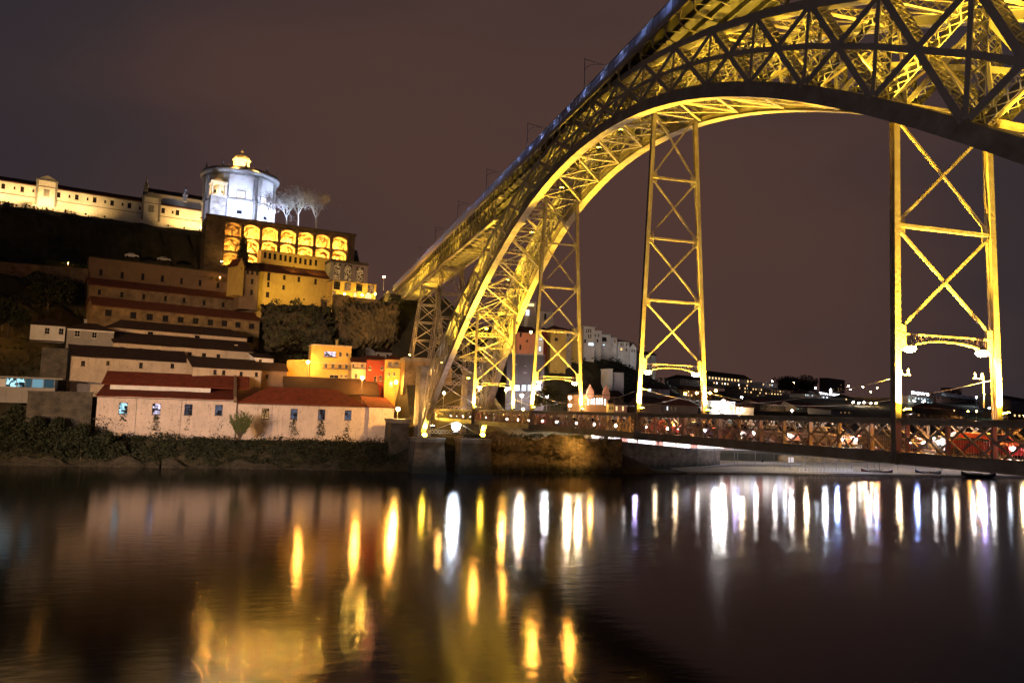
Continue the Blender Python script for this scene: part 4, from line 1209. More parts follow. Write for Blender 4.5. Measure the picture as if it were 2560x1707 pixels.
# ---- monastery: long white wing
wins = [(x, y, 10, 11) for x, y in ((7.7, 470), (55.4, 477), (146.6, 489), (192, 494), (236.8, 500), (280.5, 506.8), (323.8, 512.6), (408, 523.4), (444, 528))] + [(x, y, 5, 6) for x, y in ((36, 473.6), (83, 480), (173.7, 492), (219, 498), (263, 504), (306.5, 509.5), (350, 518), (432, 527))]
wing = house('convent_wing', 'long floodlit white convent wing with dark roof along the hilltop', 198, 15, (-60, 447), (523, 525), 74.5, 12, M_pl_white, ('gable', 2.6, M_tile_b), wins, 'convent', M_frame_d, (1, 2), ov=.6, band=[(0.0, .35, M_chstone), (4.1, .22, M_chstone)])
e, pl, s0, s1, z0, ze = wing
o_ = V((pl.A.x, pl.A.y, 0))
for px0, px1 in ((93, 141), (360, 402)):
    a, b = pl.hit(px0, 470)[0], pl.hit(px1, 475)[0]
    q = MB(); q.obox(o_, pl.t, pl.n, a, b, -3, .5, ze - 6.5, ze + 1.9)
    q.build('pavilion', M_pl_white, e)
    q = MB(); mid = (a + b) / 2
    q.obox(o_, pl.t, pl.n, a - .4, b + .4, -3.2, .9, ze + 1.904, ze + 2.3)
    for oo in (.8, -3.1): q.tri(pl.pt(a - .4, ze + 2.3, oo), pl.pt(b + .4, ze + 2.3, oo), pl.pt(mid, ze + 3.9, oo))
    q.quad(pl.pt(a - .4, ze + 2.3, .8), pl.pt(mid, ze + 3.9, .8), pl.pt(mid, ze + 3.9, -3.1), pl.pt(a - .4, ze + 2.3, -3.1))
    q.quad(pl.pt(b + .4, ze + 2.3, .8), pl.pt(b + .4, ze + 2.3, -3.1), pl.pt(mid, ze + 3.9, -3.1), pl.pt(mid, ze + 3.9, .8))
    for c in (a, b): q.obox(o_, pl.t, pl.n, c - .35, c + .35, .504, .75, ze - 6.5, ze + 1.9)
    q.build('pediment', M_chstone, e)
    MB().obox(o_, pl.t, pl.n, mid - .9, mid + .9, .504, .62, ze - 3.4, ze - .9).build('blind_window', M_chstone, e)
for i, px in enumerate((-25, 22, 75, 118, 165, 215, 262, 420, 460, 498)):
    s, z = pl.hit(px, 505)
    p = pl.pt(s, z0 + 2.6, 5.0)
    flood('warm ground floodlight below the white convent wing, %s' % ['outside the left edge', 'leftmost', 'left of the gabled bay', 'under the gabled bay', 'right of the gabled bay', 'near the middle', 'before the dim stretch', 'beside the small gable', 'near the tower', 'nearest the bell tower'][i], p, pl.pt(s, ze - 2, 0), [6500, 6500, 6500, 9000, 5000, 6500, 1400, 2600, 8000, 11000][i], (1, .58, .19) if i < 6 else (1, .55, .14), 120, .3, 10, 'floodlights along the convent wing')

# nave roofs between the wing and the rotunda
house('church_nave', 'grey church nave with brown roof and pinnacles behind the convent wing', 212, 15, (366, 478), (530, 506), 76, 9, M_pl_grey, ('gable', 2.4, M_tile_d), (), 'church')
for i, (px, py, h) in enumerate(((368, 437, 44), (465, 461, 44))):
    t = atX(px, py, 211); b0 = atX(px, py + h, 211)
    e = thing('pinnacle', (t.x, t.y, b0.z), ['tall spiked stone pinnacle at the left end of the nave', 'spiked stone pinnacle in the middle of the nave'][i], 'pinnacle', 'pinnacles on the church nave')
    H = t.z - b0.z
    MB().lathe((t.x, t.y, b0.z), [(.9, 0), (.9, H * .35), (1.15, H * .36), (1.15, H * .42), (.5, H * .45)], 4, math.pi / 4).build('base', M_chstone, e)
    MB().lathe((t.x, t.y, b0.z + H * .45), [(.5, 0.004), (.28, H * .2), (.4, H * .24), (.15, H * .3), (.03, H * .55)], 8).build('spire', M_chstone, e)

# ---- rotunda church
CX = 216.0
cc = atX(598, 500, CX); cyy = cc.y
zc = lambda py: atX(600, py, CX).z
R0 = 13.0
ROT = V((CX, cyy, 76.0))
e = thing('round_church', ROT, 'round white church lit cold blue-white with golden lantern dome', 'church')
zb, zbelt, zcor, zdome, zlan, zlt, zfin = 76.0, zc(520), zc(449), zc(440), zc(424), zc(397), zc(373)
g = lambda r, z: (r, z - 76.0)
NSEG = 64
MB().lathe(ROT, [g(R0, 76), g(R0, zbelt), g(R0 - .1, zbelt), g(R0 - .1, zcor - .6), (R0 - 3, zcor - 76.6)], NSEG).build('drum', M_church, e, smooth=False)
q = MB().lathe(ROT, [g(R0 + .02, zbelt - .35), g(R0 + .45, zbelt - .2), g(R0 + .45, zbelt + .2), g(R0 + .02, zbelt + .35)], NSEG, ring=True); q.build('belt_course', M_chstone, e)
q = MB().lathe(ROT, [g(R0 - .05, zcor - 1.9), g(R0 + .35, zcor - 1.7), g(R0 + .35, zcor - 1.0), g(R0 + 1.1, zcor - .5), g(R0 + 1.2, zcor), g(R0 - .5, zcor + .05)], NSEG, ring=True); q.build('cornice', M_chstone, e)
q = MB()
for i in range(40):                                    # balustrade
    a = 2 * math.pi * i / 40
    x, y = ROT.x + (R0 + .2) * math.cos(a), ROT.y + (R0 + .2) * math.sin(a)
    for j in range(4):
        a2 = a + 2 * math.pi / 40 * j / 4
        q.box(ROT.x + (R0 + .2) * math.cos(a2) - .1, ROT.x + (R0 + .2) * math.cos(a2) + .1, ROT.y + (R0 + .2) * math.sin(a2) - .1, ROT.y + (R0 + .2) * math.sin(a2) + .1, zcor + .06, zcor + .95)
q.build('balusters', M_chstone, e)['kind'] = 'stuff'
MB().lathe(ROT, [g(R0 - .1, zcor + .96), g(R0 + .5, zcor + .96), g(R0 + .5, zcor + 1.25), g(R0 - .1, zcor + 1.25)], NSEG, ring=True).build('handrail', M_chstone, e)
for i in range(10):
    a = 2 * math.pi * (i + .3) / 10
    x, y = ROT.x + (R0 + .2) * math.cos(a), ROT.y + (R0 + .2) * math.sin(a)
    MB().lathe((x, y, zcor + 1.2), [(.35, 0), (.35, .4), (.5, .45), (.2, .8), (.25, 1.1), (.05, 2.2)], 8).build('finial', M_chstone, e)
MB().lathe(ROT, [g(R0 - 2.6, zcor - .5), g(R0 - 2.6, zcor + .5), g(R0 - 3.1, zcor + 1.5), g(R0 - 5.0, zcor + 2.6), g(R0 - 7.4, zcor + 3.4), g(R0 - 9.6, zlan - .2)], NSEG).build('dome', M_gold, e, smooth=True)
lan = MB().lathe(ROT, [g(3.4, zlan - .6), g(3.4, zlan), g(2.9, zlan + .1), g(2.9, zlt - 1.1), g(3.3, zlt - .9), g(3.3, zlt - .5)], 16).build('lantern', M_gold, e)
MB().lathe(ROT, [g(3.0, zlt - .496), g(2.6, zlt + .5), g(1.7, zlt + 1.3), g(.7, zlt + 1.8), g(.35, zlt + 2.2), g(.5, zlt + 2.7), g(.12, zlt + 3.1), g(.08, zfin)], 16).build('lantern_cap', M_gold, lan, smooth=True)
MB().beam(ROT + V((0, -.7, zfin - 76.9)), ROT + V((0, .7, zfin - 76.9)), .12, .14).build('cross', M_gold, lan)
def dirang(px, py):
    """angle round the drum of the pixel's ray hit"""
    d = ray(px, py); o = CAM - ROT
    A = d.x ** 2 + d.y ** 2; B = 2 * (o.x * d.x + o.y * d.y); C = o.x ** 2 + o.y ** 2 - R0 ** 2
    t = (-B - math.sqrt(max(B * B - 4 * A * C, 0))) / (2 * A); p = CAM + d * t
    return math.atan2(p.y - ROT.y, p.x - ROT.x), p.z
a0 = dirang(638, 490)[0]
for i in range(8):
    a = a0 + i * math.pi / 4
    c = V((math.cos(a), math.sin(a), 0)); s = V((-math.sin(a), math.cos(a), 0))
    q = MB()
    q.obox(V((ROT.x, ROT.y, 0)), s, c, -.8, .8, R0 - .25, R0 + .42, zbelt + .36, zcor - 1.92)
    q.obox(V((ROT.x, ROT.y, 0)), s, c, -1.0, 1.0, R0 - .25, R0 + .6, zbelt + .36, zbelt + 1.2)
    q.obox(V((ROT.x, ROT.y, 0)), s, c, -1.0, 1.0, R0 - .25, R0 + .6, zcor - 2.6, zcor - 1.92)
    q.obox(V((ROT.x, ROT.y, 0)), s, c, -.7, .7, R0 - .25, R0 + .25, 76, zbelt - .36)
    q.build('pilaster', M_chstone, e)
for px, py, w, h, st in ((602, 496, 2.7, 5.2, 1), (658, 512, 2.7, 5.2, 1), (536, 500, 2.2, 4.5, 1), (598, 530.5, 1.6, 1.1, 0), (662, 546, 1.6, 1.1, 0)):
    a, z = dirang(px, py); c = V((math.cos(a), math.sin(a), 0)); s = V((-math.sin(a), math.cos(a), 0))
    q = MB(); oo = V((ROT.x, ROT.y, 0))
    f = .28
    q.obox(oo, s, c, -w / 2 - f, -w / 2, R0 - .3, R0 + .22, z - h / 2 - f, z + h / 2 + f); q.obox(oo, s, c, w / 2, w / 2 + f, R0 - .3, R0 + .22, z - h / 2 - f, z + h / 2 + f)
    q.obox(oo, s, c, -w / 2, w / 2, R0 - .3, R0 + .22, z + h / 2, z + h / 2 + f); q.obox(oo, s, c, -w / 2, w / 2, R0 - .3, R0 + .22, z - h / 2 - f, z - h / 2)
    wd = q.build('window', M_chstone, e)
    MB().obox(oo, s, c, -w / 2 + .004, w / 2 - .004, R0 - .3, R0 + .06, z - h / 2 + .004, z + h / 2 - .004).build('pane', mat('church_window_cream', (0.75, .62, .42), .5) if st else M_glassd, wd)
# cold floods round the church, warm ones on the roof
for i, (px, d, pw) in enumerate(((545, 10, 6000), (580, 11, 30000), (615, 11, 34000), (650, 11, 36000), (690, 10, 26000), (720, 9, 16000))):
    a = dirang(min(max(px, 512), 684), 545)[0] + (0.25 if px > 690 else 0)
    p = ROT + V((math.cos(a), math.sin(a), 0)) * (R0 + d); p.z = 78.2
    flood('cold ground floodlight round the church, %s' % ['by the bell tower', 'left of the main window', 'below the main window', 'right of the main window', 'by the terrace trees', 'farthest right behind the trees'][i], p, (ROT.x + math.cos(a) * R0, ROT.y + math.sin(a) * R0, 88), pw * 1.6, (.62, .72, 1.0), 110, .3, 20, 'floodlights round the church')
for i, a in enumerate((2.2, 3.0, 3.8, 4.6)):
    p = ROT + V((math.cos(a), math.sin(a), 0)) * (R0 - 1.6); p.z = zcor + .8
    flood('golden floodlight behind the church balustrade, %s' % ['leftmost', 'second from the left', 'third from the left', 'rightmost'][i], p, (ROT.x, ROT.y, zlt), 16000, (1, .60, .14), 100, .3, 40, 'golden floodlights on the church roof')

for i, a in enumerate((2.3, 3.2, 4.1)):
    p = ROT + V((math.cos(a), math.sin(a), 0)) * 5.6; p.z = zlan + .1
    flood('small golden spotlight at the foot of the lantern, %s' % ['left', 'middle', 'right'][i], p, (ROT.x, ROT.y, zlt - .5), 5000, (1, .62, .16), 100, .2, 30, 'spotlights round the lantern')

# ---- bell tower
pl = Plane(527, 486, 201, 14)
sa = pl.hit(527, 500)[0]; sb = pl.hit(565, 500)[0]; zb1 = pl.hit(546, 487)[1]; zt = pl.hit(548, 457)[1]; zc2 = pl.hit(550, 441)[1]
e = thing('bell_tower', pl.pt((sa + sb) / 2, 74), 'square stone bell tower with lit double belfry and small onion cap', 'tower')
o_ = V((pl.A.x, pl.A.y, 0)); W = sb - sa
q = MB(); holed(q, pl, sa, sb, 74, zb1, [(sa + W * .38, sa + W * .6, zb1 - 3.2, zb1 - 1.8)]); q.obox(o_, pl.t, pl.n, sa, sb, -W, -.35, 74, zb1)
q.build('shaft', M_st_grey, e)
q = MB()
for c in (sa + .3, (sa + sb) / 2, sb - .3):
    for oo in (0, -W + .7): q.obox(o_, pl.t, pl.n, c - .3, c + .3, oo - .7, oo, zb1 + .004, zt)
q.obox(o_, pl.t, pl.n, sa - .3, sb + .3, -W - .3, .3, zt + .004, zt + .6); q.obox(o_, pl.t, pl.n, sa - .25, sb + .25, -W - .25, .25, zb1 - .4, zb1)
for k in range(2):                                     # arch heads of the openings
    c0, c1 = (sa + .6, (sa + sb) / 2 - .3) if k == 0 else ((sa + sb) / 2 + .3, sb - .6)
    for i in range(8):
        u0, u1 = -1 + i / 4, -1 + (i + 1) / 4
        f = lambda u: zt - .9 + .8 * math.sqrt(max(0, 1 - u * u)); s_ = lambda u: (c0 + c1) / 2 + (c1 - c0) / 2 * u
        q.quad(pl.pt(s_(u0), f(u0), -.1), pl.pt(s_(u1), f(u1), -.1), pl.pt(s_(u1), zt + .1, -.1), pl.pt(s_(u0), zt + .1, -.1))
q.build('belfry', M_gold, e)
ctr = pl.pt((sa + sb) / 2, zt + .6, -W / 2)
MB().lathe(ctr, [(W * .42, 0.01), (W * .45, .5), (W * .36, 1.3), (W * .2, 2.0), (W * .12, 2.3), (W * .16, 2.6), (.1, 3.0), (.05, 3.8)], 12).build('cap', M_gold, e, smooth=True)
for c in (sa + W * .27, sa + W * .73):
    p = pl.pt(c, zb1 + 1.0, -.9)
    MB().lathe(p, [(.5, 0), (.46, .1), (.34, .5), (.28, .8), (.1, .95)], 10).build('bell', M_black, e)
light('POINT', pl.pt((sa + sb) / 2, zb1 + 1.0, -W / 2), 1500, (1, .7, .3), e, size=.3)
light('POINT', pl.pt((sa + sb) / 2 - 1, zt + 1.0, 2.2), 260, (1, .7, .3), e, size=.2)

# ---- arcaded terrace wall with lit niches
pl = Plane(540, 543, 190, 12)
sL, zL = pl.hit(540, 543); sR, zR = pl.hit(888, 592)
ztop = (zL + zR) / 2; ztop_terr = ztop
e = thing('arcaded_terrace', pl.pt((sL + sR) / 2, 52), 'tall brown terrace wall with rows of arched niches lit orange from inside', 'terrace wall')
cols = []
for xa, xb in ((563, 603), (610, 648.5), (656, 694), (702, 739), (746, 782.5), (789.5, 824.5), (832, 867)):
    ym = 556 + (xa - 563) * .137 + 17
    cols.append((pl.hit(xa, ym)[0], pl.hit(xb, ym)[0]))
zm = lambda p1, p7: (pl.hit(*p1)[1] + pl.hit(*p7)[1]) / 2
rows = [(zm((583, 590), (850, 624)), zm((583, 557), (850, 593))), (zm((583, 627), (850, 648)), zm((583, 595), (850, 628)))]
h0 = rows[0][1] - rows[0][0]
rows[1] = (rows[1][1] - h0, rows[1][1])
rows.append((rows[1][0] - .75 - h0 * .95, rows[1][0] - .75))
holes = [(a, b, r0, r1) for a, b in cols for r0, r1 in rows]
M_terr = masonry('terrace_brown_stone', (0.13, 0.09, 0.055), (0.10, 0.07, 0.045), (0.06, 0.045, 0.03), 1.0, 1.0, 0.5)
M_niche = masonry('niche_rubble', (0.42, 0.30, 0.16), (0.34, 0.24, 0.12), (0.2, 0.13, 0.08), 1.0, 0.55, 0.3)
q = MB(); holed(q, pl, sL - 3, sR, 52, ztop, holes, rev=.02)
q.quad(pl.pt(sR, 52, 0), pl.pt(sR, 52, -10), pl.pt(sR, ztop, -10), pl.pt(sR, ztop, 0)); q.quad(pl.pt(sL - 3, 52, -10), pl.pt(sL - 3, 52, 0), pl.pt(sL - 3, ztop, 0), pl.pt(sL - 3, ztop, -10))
q.quad(pl.pt(sL - 3, ztop, 0), pl.pt(sR, ztop, 0), pl.pt(sR, ztop, -14), pl.pt(sL - 3, ztop, -14))
wall_ = q.build('wall', M_terr, e)
o_ = V((pl.A.x, pl.A.y, 0))
q = MB(); q.obox(o_, pl.t, pl.n, sL - 3.2, sR + .3, -.6, .45, ztop + .004, ztop + .9)
q.build('parapet', M_terr, e)
for r0, r1 in rows[:2]:
    MB().obox(o_, pl.t, pl.n, cols[0][0] - 1, cols[-1][1] + 1, .004, .35, r0 - .55, r0 - .12).build('ledge', M_terr, e)
for i in range(8):
    c = cols[0][0] - .62 if i == 0 else (cols[i - 1][1] + cols[i][0]) / 2 if i < 7 else cols[6][1] + .62
    MB().obox(o_, pl.t, pl.n, c - .38, c + .38, .36, .62, 52, ztop - .3).build('buttress', M_terr, e)
for ri, (r0, r1) in enumerate(rows):
    for ci, (a, b) in enumerate(cols):
        if ri == 2 and ci > 1: continue
        q = MB(); D = 3.2; n = 10; w = b - a; rise = h0 * .24
        f = lambda u: r1 - rise * u * u
        S = lambda u: (a + b) / 2 + w / 2 * u
        jag = lambda: rnd.uniform(-.35, .35)
        for i in range(n):
            u0, u1 = -1 + 2 * i / n, -1 + 2 * (i + 1) / n
            q.quad(pl.pt(S(u0), f(u0), .02), pl.pt(S(u1), f(u1), .02), pl.pt(S(u1), r1 + .02, .02), pl.pt(S(u0), r1 + .02, .02))   # spandrel
            q.quad(pl.pt(S(u0), f(u0), .02), pl.pt(S(u0), f(u0), -D), pl.pt(S(u1), f(u1), -D), pl.pt(S(u1), f(u1), .02))           # vault
        q.quad(pl.pt(a, r0, 0), pl.pt(a, r0, -D), pl.pt(a, f(-1), -D), pl.pt(a, f(-1), 0)); q.quad(pl.pt(b, r0, 0), pl.pt(b, f(1), 0), pl.pt(b, f(1), -D), pl.pt(b, r0, -D))
        q.quad(pl.pt(a, r0, 0), pl.pt(b, r0, 0), pl.pt(b, r0, -D), pl.pt(a, r0, -D))
        nx, nz_ = 7, 6; base = len(q.v)                # rough rock back
        for i in range(nx + 1):
            for j in range(nz_ + 1):
                q.v.append(tuple(pl.pt(a + w * i / nx, r0 + (r1 - r0) * j / nz_, -D + .35 + jag() * (1.6 if 0 < i < nx else .2))))
        for i in range(nx):
            for j in range(nz_):
                k = base + i * (nz_ + 1) + j; q.f.append((k, k + nz_ + 1, k + nz_ + 2, k + 1))
        nb_ = q.build('niche', M_niche, e)
        lp = pl.pt(a + w * rnd.uniform(.35, .65), r0 + .45, -1.0)
        MB().beam(lp - V((0, 0, .4)), lp - V((0, 0, .05)), .5, .4, (1, 0, 0)).build('lamp_housing', M_black, nb_)
        light('POINT', lp, [2600, 12000, 10000, 10000, 10000, 9000, 9000][ci] * [1, 1.5, 1.4][ri], (1, .47, .07), nb_, size=.15)

flood('round amber lamp low at the left end of the arcaded terrace', Plane(540, 543, 188, 12).pt(*Plane(540, 543, 188, 12).hit(553, 656), 1.0), Plane(540, 543, 190, 12).pt(2, 75, 2), 2500, (1, .6, .15), 120, .5, 60)

M_pl_ochre = plaster('ochre_render', (0.34, 0.17, 0.07), amount=0.3)
# ---- yellow buildings under the terrace
house('terrace_house', 'long yellow building with a row of eleven small windows below the terrace arches', 179, 14, (654, 622.5), (826, 651), 56, 6, M_pl_yel, ('flat', .25, M_st_brown), [(663.3, 634.4, 7.6, 13.6), (675, 637, 7.6, 13.6), (687.6, 639.5, 7.6, 13.6), (702, 642, 7, 13.6), (713.8, 644.6, 7, 13.6), (726, 647.5, 7, 13.6), (739, 650, 7, 13.6), (751, 652, 7, 13.6), (763.6, 655, 7, 13.4), (776.4, 657, 7, 13.4), (790, 658.5, 7, 13.4)], 'building', bars=(1, 1))
house('terrace_house', 'tall yellow building with few dark windows under a ragged red roof', 171, 14, (649, 676), (830, 699), 42, 6, M_pl_yel, ('shed', 3.4, M_tile_b), [(672, 690.5, 8.5, 18.7), (671, 710, 7, 12), (669, 735.6, 9, 12), (711, 693, 7, 10), (709, 717.7, 7, 10), (747.5, 698, 7, 12), (789, 704, 7, 13)], 'building', bars=(1, 2))
house('terrace_house', 'grey block with small windows left of the tall yellow building', 167, 14, (602, 672), (648, 680), 44, 8, M_pl_brown, ('gable', 3.2, M_tile_d), [(620, 679, 7, 10), (631, 681, 7, 10), (643, 683, 6, 10), (630.7, 704, 7, 12), (629, 731, 7, 12)], 'building')
house('terrace_house', 'narrow gable-fronted annex lit bright yellow on its end wall', 165, 30, (593.5, 664), (611, 668), 48, 6, M_pl_yel, ('front', 2.6, M_tile_b), [(603.5, 668, 2.5, 7)], 'building')
lg = house('loggia_building', 'building with three tall glazed arches right of the yellow row', 176, 13, (828, 656), (921, 664), 50, 7, M_pl_grey, ('flat', 1.0, M_st_dark), [(842.7, 680, 21, 40, 'm'), (870, 683, 21, 40, 'm'), (899.7, 687, 20, 38, 'm')], 'building', bars=(3, 5), arch=1.6)
ar = house('arcade_building', 'low yellow-lit building with four round arches by the upper deck end', 168, 13, (832, 701), (941, 713), 44, 6, M_pl_yel, ('flat', .4, M_st_brown), [(842.7, 713, 17, 19), (869, 715, 17, 19, 'm'), (898, 717.5, 17, 19), (927, 721, 17, 19, 'm'), (835, 733, 9, 12, 'm'), (888, 736, 9, 12, 'w'), (921, 739, 17, 14, 'w')], 'building', bars=(2, 2), arch=1.1)
house('retaining_wall', 'plain ochre retaining wall under the round-arched building', 162, 12, (873, 745), (945, 752), 34, 3, M_st_ochre, ('flat', .3, M_st_brown), (), 'wall')
house('stone_tower', 'squat ruined stone tower in the middle of the slope', 158, 12, (842, 740), (873, 742), 33, 5, M_st_ochre, ('flat', .5, M_st_brown), [(858, 752, 3, 4), (857, 778, 3, 4)], 'tower')
house('stone_tower', 'thin stone shaft with two openings on the dark slope', 157, 12, (807, 752), (819, 753), 34, 2.2, M_st_ochre, ('flat', .3, M_st_brown), [(814, 760, 4, 9), (813, 781, 4, 9)], 'tower')
house('ruined_wall', 'ruined wall with four dark arches right of the stone tower', 150, 14, (874, 787), (915, 806), 27, 3, M_st_brown, ('flat', .3, M_st_dark), [(879, 814, 7, 26), (891.5, 817, 7, 20), (904, 823, 7, 15)], 'wall', arch=.6)

for i, (px, py, X, tp, pw) in enumerate(((680, 752, 163, (690, 700), 3600), (760, 748, 164, (770, 705), 2600), (735, 668, 172.5, (740, 650), 1800), (790, 676, 173.5, (795, 655), 1800))):
    flood('amber floodlight at the foot of the yellow hillside buildings, %s' % ['left', 'right', 'upper left on the red roof', 'upper right on the red roof'][i], atX(px, py, X), atX(tp[0], tp[1], X + 12), pw, (1, .62, .10), 120, .25, 8, 'floodlights of the yellow hillside buildings')
for i, (px, py, X, pw) in enumerate(((862, 735, 164.5, 1600), (905, 738, 165, 2600), (938, 735, 166, 3000))):
    p = atX(px, py, X); street_lamp('amber lamp before the round-arched building, %s' % ['left', 'middle', 'right'][i], (p.x, p.y, p.z - 2.5), p, pw, (1, .58, .09), .2, group='lamps of the round-arched building')
# ---- small houses by the lamps above the riverside roofs
HY = house('yellow_house', 'yellow three-storey house with a lit violet balcony window', 130, 3, (779, 864.5), (879, 867), 17.5, 8, M_pl_yel, ('flat', .35, M_pl_cream), [(825, 885, 30, 12, 'v'), (851, 885, 7, 11), (868.5, 885, 6, 9), (815, 914, 9, 10), (832.5, 914.5, 9, 10), (850, 915, 10, 10), (866, 915, 8, 10), (835, 944, 24, 14), (854, 939, 7, 7), (864.5, 939.5, 7, 7)], 'house', M_frame_w, (1, 1), band=[(4.5, .2, M_pl_cream)], chim=[(847, 850, .2)])
HN = house('small_house', 'narrow cream house with a balcony beside the yellow house', 128, 2, (880, 904), (916, 906), 16.5, 7, M_pl_cream, ('gable', 1.4, M_tile_b), [(883, 914, 6, 9), (905.5, 914, 7, 9), (890, 940, 8, 12, 'm')], 'house', M_frame_w, (1, 1))
HR = house('small_house', 'red-fronted house with red door and window', 127, 2, (918, 899), (963, 901), 14.5, 7, M_pl_red, ('gable', 1.2, M_tile_b), [(938.5, 947, 7, 13), (951.5, 945, 7, 13), (925, 920, 6, 9), (955, 920, 6, 9)], 'house', M_frame_w, (1, 1))
HC = house('small_house', 'tall rose house with glazed top balcony at the corner by the bridge', 125, -2, (964, 897), (1004, 899), 11, 7.5, M_pl_yel, ('hip', 1.5, M_tile_b), [(976, 910, 12, 12, 'm'), (991, 910, 12, 12, 'm'), (972, 935, 7, 9), (985, 935, 7, 9), (951, 975, 5, 9, 'w'), (978, 960, 9, 14)], 'house', M_frame_w, (2, 1))
house('small_house', 'rose side wing of the corner house nearest the bridge', 126, 40, (1004, 899), (1031, 912), 11, 7, M_pl_rose, ('hip', 1.2, M_tile_b), [(1018, 925, 4, 8), (1018, 950, 4, 8)], 'house', M_frame_w, (1, 1))
house('small_house', 'grey gabled cottage behind the red house', 141, 4, (895, 876), (937, 879), 22, 6, M_pl_grey, ('front', 1.8, M_tile_d), [(912, 885, 4, 6)], 'house')
house('small_house', 'grey hipped cottage behind the corner house', 141, 4, (940, 879), (988, 881), 22, 6, M_pl_grey, ('hip', 1.6, M_tile_d), [(946, 888, 6, 6), (969, 889, 6, 6)], 'house')
wall_px('garden_wall', 'lit yellow garden wall behind the starry street lamp', 718, 778, 900, 898, 17, 133, 6, .6, M_pl_yel)

def balcony(h, px0, px1, py, out_=.9):
    e_, pl_ = h[0], h[1]; a, z = pl_.hit(px0, py); b = pl_.hit(px1, py)[0]; o2 = V((pl_.A.x, pl_.A.y, 0))
    q = MB().obox(o2, pl_.t, pl_.n, a, b, .004, out_, z - .15, z)
    n = int((b - a) / .25)
    for k in range(n + 1): q.obox(o2, pl_.t, pl_.n, a + (b - a) * k / n - .015, a + (b - a) * k / n + .015, out_ - .06, out_ - .03, z, z + .95)
    q.obox(o2, pl_.t, pl_.n, a, b, out_ - .08, out_, z + .95, z + 1.02)
    q.build('balcony', M_frame_d, e_)
balcony(HY, 808, 842, 892); balcony(HY, 806, 876, 920); balcony(HR, 932, 957, 953); balcony(HC, 966, 1002, 918); balcony(HN, 882, 914, 920)
# ---- houses on the hill west of the upper deck, seen through the arch
house('hilltop_block', 'large pale block with a lit square window on the hilltop', 196, -6, (1312, 757), (1341, 757), 38, 12, M_pl_white, ('flat', .5, M_pl_white), [(1319, 782, 10, 15, 'c'), (1328, 762, 16, 7, 'w')], 'building', M_frame_w, (1, 1))
house('hilltop_block', 'pale block with sloping roof right of the lit-window block', 198, -6, (1350, 772), (1383, 784), 36, 12, M_pl_white, ('flat', .3, M_pl_grey), [(1363, 790, 6, 14)], 'building')
house('hill_home', 'mauve house with small windows behind the third hanger', 172, 4, (1292, 830), (1341, 832), 24, 9, M_pl_rose, ('gable', 2.4, M_tile_d), [(1302, 837, 5, 10), (1318, 852, 5, 6), (1301, 868, 5, 12)], 'house')
house('hill_home', 'pale gabled house with lit lower windows below the yellow house', 173, 4, (1342, 842), (1359, 844), 25, 7, M_pl_white, ('front', 1.8, M_tile_d), [(1350, 848, 3, 6, 'c'), (1354, 848, 3, 6, 'c'), (1350, 872, 6, 12, 'c')], 'house')
house('hill_home', 'dark red house left of the yellow house on the hill', 181, 2, (1357, 826), (1380, 828), 28, 8, M_pl_red, ('hip', 1.6, M_tile_d), [(1377, 847, 3, 8, 'm')], 'house')
house('hill_home', 'yellow hipped house on the hill between the hangers', 178, 2, (1377, 822), (1416, 824), 29, 9, M_pl_yel, ('hip', 1.8, M_tile_b), [(1391, 830, 4, 8), (1403, 830, 4, 8), (1391, 848, 8, 7)], 'house', M_frame_d, (1, 1))
house('hill_home', 'yellowish side house right of the yellow hipped house', 181, 20, (1417, 824), (1430, 829), 29, 8, M_pl_cream, ('hip', 1.4, M_tile_b), [(1420, 835, 3, 7), (1425, 850, 3, 7)], 'house')
house('hill_home', 'orange-lit house behind the third hanger leg', 184, 2, (1431, 822), (1458, 826), 29, 8, M_pl_yel, ('flat', .4, M_pl_cream), [(1440, 838, 5, 6, 'm')], 'house')
house('hill_home', 'bluish white house with six tall windows on the hill', 187, 8, (1459, 817), (1487, 822), 28, 8, M_pl_white, ('flat', .5, M_pl_white), [(1467, 826, 3, 8), (1472, 826, 3, 8), (1477, 827, 3, 8), (1472, 840, 3, 8), (1477, 840, 3, 8), (1463, 851, 5, 8), (1478, 861, 14, 7, 'c')], 'house')
house('hill_home', 'white stepped house with terrace right of the bluish house', 190, 6, (1482, 828), (1504, 830), 28, 8, M_pl_white, ('flat', .4, M_pl_white), [(1487, 838, 5, 4), (1496, 838, 3, 6), (1494, 851, 4, 6)], 'house')
house('hill_home', 'pale house with a grey shuttered front on the hill', 194, 8, (1504, 831), (1527, 842), 28, 8, M_pl_white, ('flat', .4, M_pl_grey), [(1511, 846, 12, 9), (1510, 860, 6, 4, 'c')], 'house')
house('hill_home', 'small pale house in the middle of the descending row', 197, 8, (1527, 843), (1543, 846), 28, 7, M_pl_white, ('flat', .4, M_pl_grey), [(1537, 853, 4, 6, 'm')], 'house')
house('hill_home', 'white house with a row of four windows on the descending ridge', 199, 8, (1544, 850), (1574, 857), 27, 8, M_pl_white, ('hip', 1.0, M_tile_d), [(1553, 859, 2.6, 7), (1557.5, 860, 2.6, 7), (1566, 862, 2.6, 7), (1554, 872, 5, 7, 'w'), (1566, 875, 2.6, 7)], 'house')
house('hill_home', 'small white gabled house at the right end of the ridge', 201, 8, (1575, 867), (1591, 870), 27, 7, M_pl_white, ('front', 1.8, M_tile_d), [(1580, 876, 2.4, 6), (1586, 877, 2.4, 6)], 'house')
house('hill_home', 'faint grey house beyond the second hanger', 230, 8, (1596, 882), (1640, 892), 26, 7, M_pl_grey, ('gable', 1.6, M_tile_d), [(1604, 890, 3, 6), (1627, 896, 3, 6)], 'house')
